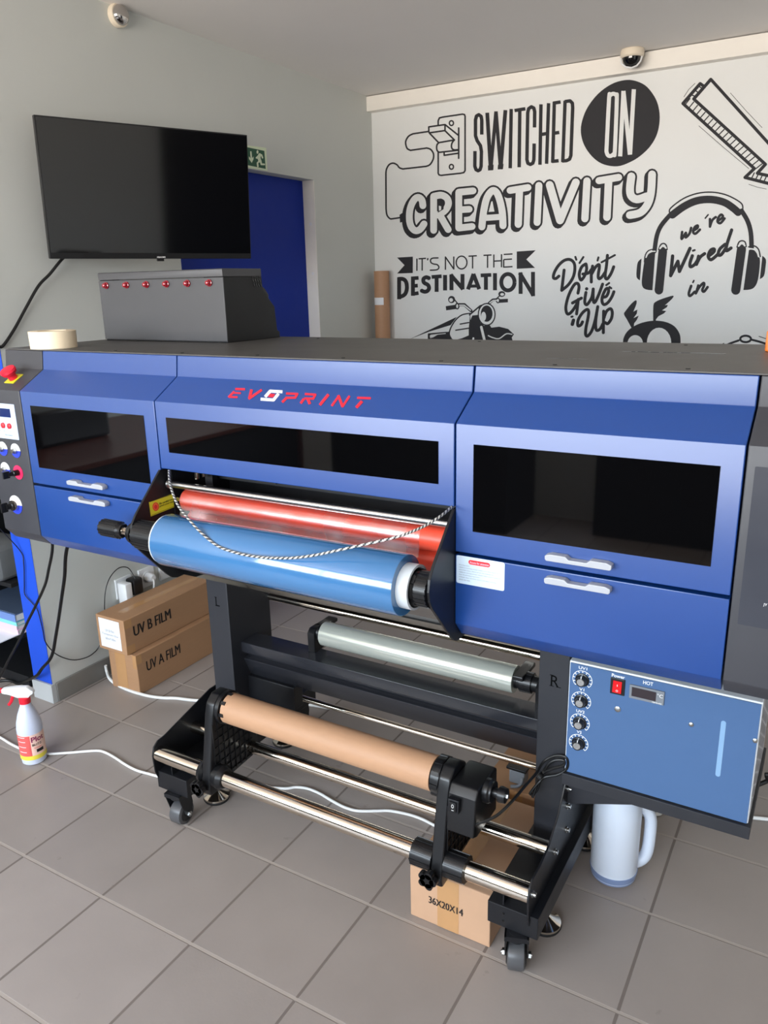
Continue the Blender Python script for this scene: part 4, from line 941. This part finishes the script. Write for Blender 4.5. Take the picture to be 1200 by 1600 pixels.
for x, z, r in ((1.8845,.6315,.0075),(2.0469,.638,.0055),(2.1775,.6365,.0055)): MB().lathe((x, BY-.0001, z), (0,-1,0), [(0,r),(.002,r*.95),(.0035,r*.5)], 14).build('panel_screw', M['steel'], bxo)
m = MB(); m.poly([(2.1121+.0052*math.cos(a), yp, .6605+.0052*math.sin(a)) for a in [PI*i/8 for i in range(9)]] + [(2.1121+.0052*math.cos(a), yp, .5305+.0052*math.sin(a)) for a in [PI+PI*i/8 for i in range(9)]])
m.build('sight_slot', M['slot_blue'], bxo)
m = MB(); m.box(BX0-.003, 2.190, .215, .57, .392, .4235); m.prism([(1.765,.246,.392),tuple(at(1000,1258,y=.246)),tuple(at(893,1256,y=.246)),(1.765,.246,tuple(at(893,1256,y=.246))[2])], (0,.006,0)); m.build('box_tray', M['leg'], pr, bevel=.0012)

# ================================================================== FILM ROLLS AND CORE ON THE PRINTER
bl = thing('film_roll', 'large roll of glossy blue film at the front of the printer', 'film roll', (1.135, AX[0], AX[1]-.0645))
MB().lathe((.860,*AX), (1,0,0), [(0,.0635),(.002,.0645),(.664,.0645),(.666,.0635)], 56).build('wound_film', M['film_blue'], bl)
m = MB(); m.lathe((.8545,*AX), (1,0,0), [(0,.0425),(0,.062),(.005,.062),(.0051,.0475),(.6975,.0475),(.698,.0425),(.60,.0425)], 40, cap=False); m.build('core', M['core_white'], bl)
MB().cyl((.857,*AX), (1.538,*AX), .024).build('shaft', M['black_plastic'], bl)

# clear web running over the red roller
m = MB(); path = []
R2 = .0297
path += [(-.028,1.1035)]
for i in range(9):
    a = math.radians(100+i*12); path.append((-.005+R2*math.cos(a), 1.0655+R2*math.sin(a)))
path += [(-.036,1.040),(-.040,1.028)]
P3 = smooth(path, 3); xs0, xs1 = .800, 1.500
V0 = [m.bm.verts.new((xs0, y, z)) for y, z in P3]; V1 = [m.bm.verts.new((xs1, y, z)) for y, z in P3]
for i in range(len(P3)-1): m.face([V0[i], V0[i+1], V1[i+1], V1[i]])
tag(m.build('film_sheet', M['film_web'], origin=(1.135,-.03,1.03)), 'thin clear film sheet stretched over the red roller', 'film')

cl = thing('film_roll', 'silvery clear film roll behind the black cross beam', 'film roll', (1.27, FYc, FZc-FR))
MB().lathe((.962,FYc,FZc), (1,0,0), [(0,FR-.001),(.002,FR),(.620,FR),(.622,FR-.001)], 48).build('wound_film', M['film_clear'], cl)
m = MB(); m.cyl((.9445,FYc,FZc), (1.5895,FYc,FZc), .024); m.build('core', M['black_plastic'], cl)
m = MB(); m.lathe((.825,CY,CZ), (1,0,0), [(0,.0405),(0,.0445),(.667,.0445),(.667,.0405)], 48, cap=False)
tag(m.build('paper_core', M['core_paper'], origin=(1.158,CY,CZ-.0445)), 'empty brown paper core clamped between the take-up arms', 'paper core')

# ================================================================== THINGS ON TOP OF THE PRINTER
ZT = 1.4364
dv = thing('oven_cabinet', 'small dark grey cabinet with six red lights on the printer', 'machine', (.36, .52, ZT))
dx0, dx1, dy0 = .094, .628, .392
m = MB(); m.box(dx0, dx1, dy0, dy0+.004, ZT+.004, 1.6265); m.prism([(dx0,dy0,1.6285),(dx0,dy0-.001,1.6495),(dx0,dy0+.004,1.6515),(dx0,.572,1.6515),(dx0,.572,1.6285)], (dx1-dx0,0,0))
m.build('front_shell', M['device'], dv, bevel=.0012)
m = MB(); m.prism([(dx0+.002,dy0+.004,ZT),(dx0+.002,dy0+.004,1.6285),(dx0+.002,.575,1.6285),(dx0+.002,.578,1.585),(dx0+.002,.600,1.565),(dx0+.002,.632,1.535),(dx0+.002,.640,1.46),(dx0+.002,.652,1.455),(dx0+.002,.652,ZT)], (dx1-dx0-.004,0,0))
bdy = m.build('cabinet_body', M['device_shaded'], dv, bevel=.0015)
m = MB()
for j in range(3):
    for i in range(4): m.obox((dx1+.0002-.0016, .528+i*.011+j*.004, 1.640-.0135-j*.014+.004), (.0006,0,0), (0,.0022,-.0048), (0,.0016,.0012))
m.build('vent_slots', M['black_gloss'], dv)
m = MB(); m.prism([(dx1-.09,.572,1.600),(dx1-.09,.588,1.592),(dx1-.09,.606,1.572),(dx1-.09,.604,1.556),(dx1-.09,.590,1.568),(dx1-.09,.575,1.58)], (.088,0,0)); m.build('handle', M['black_plastic'], dv, bevel=.002)
m = MB(); m.box(dx0+.10, dx0+.46, dy0-.0006, dy0, 1.6266, 1.6284); m.build('vent_gap', M['black_gloss'], dv)
for x in (.130, .2243, .3135, .400, .4877, .5753):
    il = MB().lathe((x, dy0-.0001, 1.6115), (0,-1,0), [(0,.0105),(.004,.0105),(.005,.0085),(.012,.0075)], 22).build('indicator_light', M['lens_red'], dv)
    MB().lathe((x, dy0-.0122, 1.6115), (0,-1,0), [(0,.0070),(.003,.0055),(.0045,.002)], 18).build('light_lens', M['lens_red'], il)
m = MB(); m.lathe((.205,.105,ZT), (0,0,1), [(0,.063),(.0,.0655),(.049,.0665),(.050,.063),(.050,.040),(.0,.038)], 40, cap=False)
tag(m.build('masking_tape_roll', M['tape_cream'], origin=(.205,.105,ZT)), 'cream masking tape roll lying on the printer top', 'tape')
m = MB(); m.box(2.089, 2.15, .475, .53, ZT, 1.482)
tag(m.build('orange_case', M['orange'], origin=(2.12,.5,ZT), bevel=.004), 'bright orange plastic block on the printer top, cut by the frame', 'box')

# ================================================================== FLOOR THINGS
# film boxes by the wall
def carton(name, label, x0, x1, y0, y1, z0, z1, mt, a=0.0):
    t = thing(name, label, 'cardboard box', ((x0+x1)/2, (y0+y1)/2, z0))
    m = MB().box(x0, x1, y0, y1, z0, z1)
    o = m.build('carton', mt, t, bevel=.003)
    return t
def after_rot(t, a): t.rotation_euler = (0, 0, a)
ta = carton('film_carton', 'lower long brown carton printed UV A FILM on the floor', -.252, -.090, .512, 1.17, .0005, .175, M['cardboard'])
m = MB(); [put_text(m, 'UV A FILM', (-.0894+k_*.0001, .560+k_*.0009, .085), (0,.190,0), (0,0,.045)) for k_ in range(3)]; m.build('box_lettering', M['print_black'], ta)
m = MB(); m.mi = 0; m.poly([(-.215,.5115,.002),(-.155,.5115,.002),(-.155,.5115,.173),(-.215,.5115,.173)]); m.box(-.2515, -.0898, .5115, .56, .168, .1752) if False else None
m.poly([(-.112,.5113,.115),(-.0905,.5113,.115),(-.0905,.5113,.174),(-.112,.5113,.174)]); m.poly([(-.0895,.512,.135),(-.0895,.54,.135),(-.0895,.54,.174),(-.0895,.512,.174)]); m.build('tape_strip', M['pack_tape'], ta)
tb_ = carton('film_carton', 'upper long brown carton printed UV B FILM stacked on another', -.284, -.120, .497, 1.15, .1762, .328, M['cardboard'])
m = MB(); [put_text(m, 'UV B FILM', (-.1194+k_*.0001, .540+k_*.0010, .243), (0,.205,0), (0,0,.045)) for k_ in range(4)]; m.build('box_lettering', M['print_black'], tb_)
m = MB(); m.mi = 0; m.poly([(-.218,.55,.3284),(-.182,.55,.3284),(-.182,1.15,.3284),(-.218,1.15,.3284)]); m.poly([(-.1195,.4975,.178),(-.1195,.54,.178),(-.1195,.54,.215),(-.1195,.4975,.215)]); m.poly([(-.1195,.4975,.29),(-.1195,.535,.29),(-.1195,.535,.327),(-.1195,.4975,.327)]); m.build('tape_strip', M['pack_tape'], tb_)
m = MB(); m.mi = 0; m.poly([(-.268,.4964,.19),(-.148,.4964,.19),(-.148,.4964,.317),(-.268,.4964,.317)])
for i, (t, wd) in enumerate((('UV B Film', .05), ('Transparent Glue', .094), ('60cm*100m', .058))): put_text(m, t, (-.208-wd/2, .4961, .262-i*.018), (wd,0,0), (0,0,.010), 1)
m.build('box_label', [M['paper'], M['print_grey']], tb_)
# small box in front
tc_ = carton('small_carton', 'small pale carton printed 36X20X14 under the front bar', 1.433, 1.657, .024, .40, .0005, .157, M['cardboard_light'])
m = MB(); m.mi = 0; m.poly([(1.512,.0235,.002),(1.572,.0235,.002),(1.572,.0235,.1555),(1.512,.0235,.1555)]); m.poly([(1.514,.026,.1574),(1.574,.026,.1574),(1.574,.398,.1574),(1.514,.398,.1574)]); m.build('tape_strip', M['pack_tape'], tc_)
m = MB(); [put_text(m, '36X20X14', (1.487+k_*.0007, .0230-k_*.0001, .064), (.096,0,0), (0,0,.021)) for k_ in range(3)]; m.build('box_lettering', M['print_black'], tc_)
td = carton('plain_carton', 'plain brown carton behind the smaller pale carton', 1.445, 1.64, .47, .74, .0005, .135, M['cardboard'])
m = MB(); m.poly([(1.512,.4695,.002),(1.572,.4695,.002),(1.572,.4695,.134),(1.512,.4695,.134)]); m.build('tape_strip', M['pack_tape'], td)

# spray bottle
BXc, BYc = -.0760, .0050
sb = thing('spray_bottle', 'clear spray bottle with white trigger head and red label', 'bottle', (BXc, BYc, 0))
PR = [(0,.036),(.004,.0405),(.02,.0415),(.055,.0415),(.120,.0425),(.135,.0425),(.155,.040),(.185,.032),(.205,.024),(.218,.0185),(.228,.0165)]
MB().lathe((BXc,BYc,.0008), (0,0,1), PR, 36).build('bottle_body', M['bottle'], sb)
m = MB(); A0 = math.atan2(CAM.y-BYc, CAM.x-BXc)
def wrap(m, a0, a1, z0, z1, r, mi, n=14):
    m.mi = mi
    for i in range(n):
        p, q = a0+(a1-a0)*i/n, a0+(a1-a0)*(i+1)/n
        m.poly([(BXc+r*math.cos(t), BYc+r*math.sin(t), z) for t, z in ((p,z0),(q,z0),(q,z1),(p,z1))])
wrap(m, A0-1.9, A0+1.4, .026, .120, .0431, 1, 28); wrap(m, A0-1.9, A0-.12, .036, .118, .0434, 0); wrap(m, A0-1.9, A0+1.4, .024, .040, .0436, 2, 28)
wrap(m, A0+.25, A0+.85, .050, .062, .0438, 3)
for z in (.055,.075,.095,.112): wrap(m, A0-1.2, A0-.5, z, z+.002, .0437, 4)
def wtext(body, a0, a1, z, h, mi):
    V, F, _ = text_mesh(body, .02); m.mi = mi
    vs = [m.bm.verts.new((BXc+.0441*math.cos(a0+(a1-a0)*p), BYc+.0441*math.sin(a0+(a1-a0)*p), z+h*q)) for p, q in V]
    for f in F: m.face([vs[i] for i in f])
wtext('Plot', A0-.05, A0+1.0, .092, .020, 5); wtext('BLITZ', A0-.02, A0+.75, .077, .008, 3); wtext('Clean', A0+.1, A0+.7, .066, .006, 0)
m.build('bottle_label', [M['label_red'], M['label_pink'], M['label_yellow'], M['print_black'], M['white'], M['purple_print']], sb)
m = MB(); m.lathe((BXc,BYc,.228), (0,0,1), [(0,.019),(.020,.019),(.022,.016)], 24); m.build('collar', M['red_plastic'], sb)
hd = Vector((.86,.51,0)).normalized(); pd = Vector((-hd.y, hd.x, 0)); hc = Vector((BXc,BYc,.250))
def P_(a, z): return hc+hd*a+Vector((0,0,z))-pd*.011
m = MB(); m.prism([P_(-.020,.0),(P_(.020,.0)),P_(.024,.008),P_(.036,.014),P_(.037,.024),P_(.016,.040),P_(-.024,.040),P_(-.072,.034),P_(-.072,.018),P_(-.046,.012)], pd*.022); m.build('spray_head', M['white_plastic'], sb, bevel=.004, seg=2)
m = MB(); m.cyl(hc-hd*.0722+Vector((0,0,.026)), hc-hd*.078+Vector((0,0,.026)), .009, seg=16); m.build('nozzle', M['red_plastic'], sb)
m = MB(); tp = [hc-hd*.034+Vector((0,0,.012)), hc-hd*.042+Vector((0,0,-.004)), hc-hd*.048+Vector((0,0,-.018)), hc-hd*.058+Vector((0,0,-.030))]; m.tube(smooth([tuple(p) for p in tp], 4), .0055, 10); m.build('trigger', M['red_plastic'], sb)

# plastic jug under the control box
JX, JY = 1.857, .430
jg = thing('plastic_jug', 'translucent white plastic jug with handle under the control box', 'jug', (JX, JY, 0))
jd = Vector((.86,.51,0)).normalized()
m = MB(); m.lathe((JX,JY,.0008), (0,0,1), [(0,.050),(.003,.058),(.010,.0615),(.030,.063),(.034,.062),(.038,.063),(.20,.064),(.235,.062),(.262,.050),(.275,.030),(.276,.022),(.30,.022)], 40); m.build('jug_body', M['jug'], jg)
MB().lathe((JX,JY,.0015), (0,0,1), [(0,.052),(.004,.0605),(.028,.0645),(.030,.060)], 40).build('jug_residue', M['jug_liquid'], jg)
jc = Vector((JX,JY,0))
m = MB(); hp = [jc+jd*.046+Vector((0,0,.235)), jc+jd*.072+Vector((0,0,.214)), jc+jd*.092+Vector((0,0,.180)), jc+jd*.094+Vector((0,0,.120)), jc+jd*.090+Vector((0,0,.070)), jc+jd*.076+Vector((0,0,.045)), jc+jd*.044+Vector((0,0,.030))]
m.tube(smooth([tuple(p) for p in hp], 5), .0165, 14); m.build('jug_handle', M['jug'], jg)
MB().lathe((JX,JY,.2995), (0,0,1), [(0,.026),(.02,.026)], 24).build('jug_cap', M['white_plastic'], jg)

# ------------------------------------------------------------------ sockets, plugs and cables along the wall
for i, (y, lb) in enumerate(((.665, 'white wall socket behind the white and black adapters'), (.795, 'white wall socket with a round white plug in it'), (.915, 'white wall socket partly hidden by the roll bracket'))):
    t = thing('wall_socket', lb, 'socket', (XL, y+.044, .315))
    MB().box(XL+.0006, XL+.011, y, y+.088, .315, .405).build('face_plate', M['white_plastic'], t, bevel=.003)
    MB().lathe((XL+.011, y+.044, .36), (1,0,0), [(0,.028),(.002,.028),(.002,.023),(-.006,.022)], 28, cap=True).build('socket_ring', M['white_plastic'], t)
tag(MB().box(XL+.014, -.288, .668, .704, .297, .392).build('charger', M['white_plastic'], origin=(-.31,.686,.30), bevel=.005, seg=3), 'white block charger plugged into the wall socket', 'adapter')
m = MB(); m.box(XL+.014, -.286, .712, .765, .325, .398)
tag(m.build('power_adapter', M['black_plastic'], origin=(-.31,.74,.33), bevel=.009, seg=3), 'black power adapter plugged in above the upper carton', 'adapter')
pts = [(-.30,.735,.398)] + [tuple(at(u, v, x=-.325)) for u, v in ((203,890),(196,886),(187,887),(178,894),(170,906),(165,922),(163.5,940),(164,955))] + [(-.315,.585,.27), (-.318,.57,.20), tuple(at(156,1008,x=-.335)), tuple(at(150,1017,x=-.34)), tuple(at(138,1026,x=-.34)), tuple(at(120,1031,x=-.34)), tuple(at(103,1029,x=-.34)), tuple(at(85,1020,x=-.34)), tuple(at(71,1003,x=-.345))] + [tuple(at(u, v, y=.296)) for u, v in ((67,985),(63,968),(58,952),(50,942),(39,929),(38,912),(37,880),(31,860))] + [(-.46,.25,.75)]
tag(MB().tube(smooth(pts, 5), .0022, 6).build('adapter_cable', M['cable_black'], origin=pts[0]), 'thin black cable looping from the black adapter across the wall', 'cable')
wp = thing('mains_plug', 'round white mains plug in the socket above the cartons', 'plug', (XL+.014, .839, .36))
MB().lathe((XL+.0135,.839,.362), (1,0,0), [(0,.021),(.018,.021),(.030,.018),(.038,.014)], 26).build('plug_body', M['white_plastic'], wp)
MB().tube(smooth([(-.308,.838,.362),(-.298,.835,.35),(-.297,.832,.33),(-.299,.828,.305),(-.300,.825,.27),(-.302,.82,.24)], 5), .0042, 8).build('plug_cord', M['cable_white'], wp)
# two black cables dropping from the printer's left end
c1 = [(-.02,.16,.862), tuple(at(82,853,y=.17)), tuple(at(76,890,y=.18)), tuple(at(70,915,y=.18)), tuple(at(55,948,y=.18)), tuple(at(43,972,y=.17)), tuple(at(30,1000,y=.16)), tuple(at(12,1034,y=.14)), tuple(at(-6,1066,y=.13)), (-.52,.10,.10), (-.62,.09,.006), (-1.1,.02,.006), (-1.7,-.06,.006), (-2.19,-.10,.006)]
tag(MB().tube(smooth(c1, 5), .0050, 8).build('hanging_cable', M['cable_black'], origin=c1[-1]), 'black cable slanting left from the printer past the books', 'cable')
c2 = [(.05,.22,.862), tuple(at(104,860,y=.23)), tuple(at(101,900,y=.24)), tuple(at(97,930,y=.25)), tuple(at(92,965,y=.26)), tuple(at(87,995,y=.265)), tuple(at(83,1018,y=.265)), tuple(at(77,1032,y=.265)), tuple(at(66,1044,y=.265)), tuple(at(57,1056,y=.265)), tuple(at(40,1064,z=.03)), tuple(at(28,1068,z=.006)), tuple(at(10,1063,z=.0065)), (-.80,.24,.0065), (-1.2,.16,.0065), (-2.19,.13,.0065)]
tag(MB().tube(smooth(c2, 5), .0062, 8).build('hanging_cable', M['cable_black'], origin=c2[-1]), 'thicker black cable dropping straight beside the blue wall end', 'cable')
# white cables on the floor
c3 = [(-2.19,-.25,.0055), (-1.3,-.12,.0055), (-.75,-.02,.0055)] + [tuple(at(u, v, z=.0055)) for u, v in ((-30,1138),(0,1152),(18,1163),(40,1173),(60,1178),(85,1177.5),(110,1176),(150,1173),(165,1176),(180,1184),(195,1194),(212,1203),(232,1209))] + [(.50,.155,.0055), (.62,.20,.0055), (.74,.26,.0055)] + [tuple(at(u, v, z=.0055)) for u, v in ((445,1232),(462,1230),(480,1232),(500,1240),(520,1252),(540,1262),(560,1267),(590,1267),(610,1267),(640,1273),(660,1280),(690,1292))] + [(1.375,.44,.0055), (1.42,.62,.0055), (1.45,.78,.0055)]
tag(MB().tube(smooth(c3, 5), .0045, 8).build('floor_cable', M['cable_white'], origin=c3[0]), 'white cable on the tiles running past the spray bottle beneath the printer', 'cable')
c4 = [(-.312,.60,.0070), tuple(at(167,1050,z=.03)), tuple(at(171,1060,z=.02)), tuple(at(180,1068,z=.007)), tuple(at(197,1077,z=.0062)), tuple(at(215,1083,z=.0062)), tuple(at(235,1088,z=.0062)), tuple(at(255,1090.5,z=.0062)), tuple(at(275,1091,z=.0062)), tuple(at(300,1094,z=.0062)), tuple(at(330,1095.5,z=.0062)), (.34,.66,.0062), (.5,.75,.0062), (.75,.80,.0062)]
c4[0] = tuple(at(165,1040,z=.06))
tag(MB().tube(smooth(c4, 5), .0062, 8).build('floor_cable', M['cable_white'], origin=c4[-1]), 'thick white cable curving around the lower film carton', 'cable')
c5 = [(1.62,.80,.006), (1.72,.78,.006)] + [tuple(at(u, v, z=.006)) for u, v in ((1000,1271),(1015,1272),(1030,1272),(1055,1268))] + [(2.3,.9,.006), (2.9,1.0,.006), (4.98,1.2,.006)]
tag(MB().tube(smooth(c5, 5), .0055, 8).build('floor_cable', M['cable_white'], origin=c5[0]), 'short length of white cable seen behind the jug', 'cable')
# grey plug on an extension behind the right leg
q = at(812,1212,y=.52); q.z = .1655
xp = thing('extension_plug', 'grey plug and cord lying behind the right printer leg', 'plug', (q.x, .52, .136))
MB().box(q.x-.028, q.x+.022, .50, .54, q.z-.029, q.z+.020).build('plug_body', M['grey_plastic'], xp, bevel=.006)
MB().box(q.x-.034, q.x+.030, .492, .552, q.z+.0205, q.z+.030).build('plug_top', M['black_plastic'], xp, bevel=.003)
MB().tube(smooth([(q.x+.016,.4995,q.z),(q.x+.016,.490,q.z-.012),(q.x+.008,.482,q.z-.020),(q.x-.012,.478,q.z-.0245)], 5), .005, 8).build('plug_cord', M['grey_plastic'], xp)
c6 = [(2.62,.70,.006), (2.50,.66,.16)] + [tuple(at(1215,1217,y=.60)), tuple(at(1200,1220,y=.60)), tuple(at(1190,1224,y=.60)), tuple(at(1180,1228,y=.60))]
tag(MB().tube(smooth(c6, 5), .006, 8).build('power_lead', M['cable_black'], origin=c6[0]), 'black lead entering the control box from the right edge', 'cable')

# ------------------------------------------------------------------ furniture behind the photographer, mirrored in the dark panes
dk = thing('office_desk', 'red brown office desk behind the photographer by the left wall', 'desk', (-1.6, -1.9, 0))
MB().box(-2.15, -1.05, -3.2, -.75, .715, .745).build('desk_top', M['wood_desk'], dk, bevel=.003)
for y0 in (-3.18, -.80): MB().box(-2.1, -1.1, y0, y0+.03, 0, .715).build('side_panel', M['wood_desk'], dk)
MB().box(-1.16, -1.13, -3.15, -.80, .12, .715).build('front_panel', M['shelf'], dk)
MB().box(-2.0, -1.6, -1.9, -1.4, .7455, .95).build('desk_printer', M['black_plastic'], dk, bevel=.02)
lc = thing('low_cabinet', 'deep dark low cabinet below the middle of the shop window', 'cabinet', (-.2, -3.5, 0))
MB().box(-.9, .45, -3.78, -3.25, .0005, .90).build('carcass', M['shelf'], lc, bevel=.002)
lc = thing('low_cabinet', 'shallow dark cabinet below the right end of the shop window', 'cabinet', (1.9, -3.6, 0))
MB().box(.95, 2.9, -3.78, -3.5, .0005, .90).build('carcass', M['shelf'], lc, bevel=.002)

# ------------------------------------------------------------------ bookcase at the left edge
bc = thing('bookcase', 'black open bookcase beyond the blue wall end', 'bookcase', (-.78, .42, 0))
for z0, z1, nm in ((.0005,.05,'plinth'),(.226,.244,'shelf_board'),(.452,.470,'shelf_board'),(.80,.82,'top_board')):
    MB().box(-1.0, -.552, .335 if nm == 'plinth' else .325, .86, z0, z1).build(nm, M['shelf'], bc, bevel=.001)
MB().box(-1.0, -.552, .845, .86, .05, .80).build('side_panel', M['shelf'], bc); MB().box(-1.0, -.985, .325, .845, .05, .80).build('back_panel', M['shelf'], bc)
tag(MB().box(-.90, -.556, .232, .56, .2442, .2475).build('paper_stack', M['paper'], origin=(-.7,.24,.2442)), 'pale sheets lying flat on the bookcase shelf', 'paper')
for i, (z0, z1, mt, lb) in enumerate(((.2477,.265,'book_pink','lower pink book at the bottom of the shelf stack'),(.2655,.283,'book_pink','upper pink book beneath the teal one'),(.2835,.300,'book_teal','teal book in the shelf stack'),(.3005,.332,'book_blue','blue book topmost on the shelf stack'))):
    t = thing('book', lb, 'book', (-.70, .44, z0), 'books stacked on the bookcase shelf')
    x1 = -.556-.004*(i % 2)
    m = MB(); m.box(-.86, x1, .3245, .56, z0, z0+.002); m.box(-.86, x1, .3245, .56, z1-.002, z1); m.box(-.86, x1, .3245, .3265, z0+.002, z1-.002); m.build('cover', M['book_navy'] if False else M[mt], t)
    MB().box(-.858, x1-.003, .3267, .557, z0+.0022, z1-.0022).build('pages', M['paper'], t)
tag(MB().box(-.858, -.560, .3285, .555, .3325, .3365).build('book', M['book_navy'], origin=(-.7,.44,.3325), bevel=.001), 'thin navy folder lying on top of the book stack', 'book', 'books stacked on the bookcase shelf')
m = MB(); m.box(-.90, -.585, .302, .48, .4705, .62); tag(m.build('fabric_bag', M['grey_cloth'], origin=(-.75,.26,.4705), bevel=.03, seg=4), 'grey fabric bag on the upper bookcase shelf, cut by the frame', 'bag')
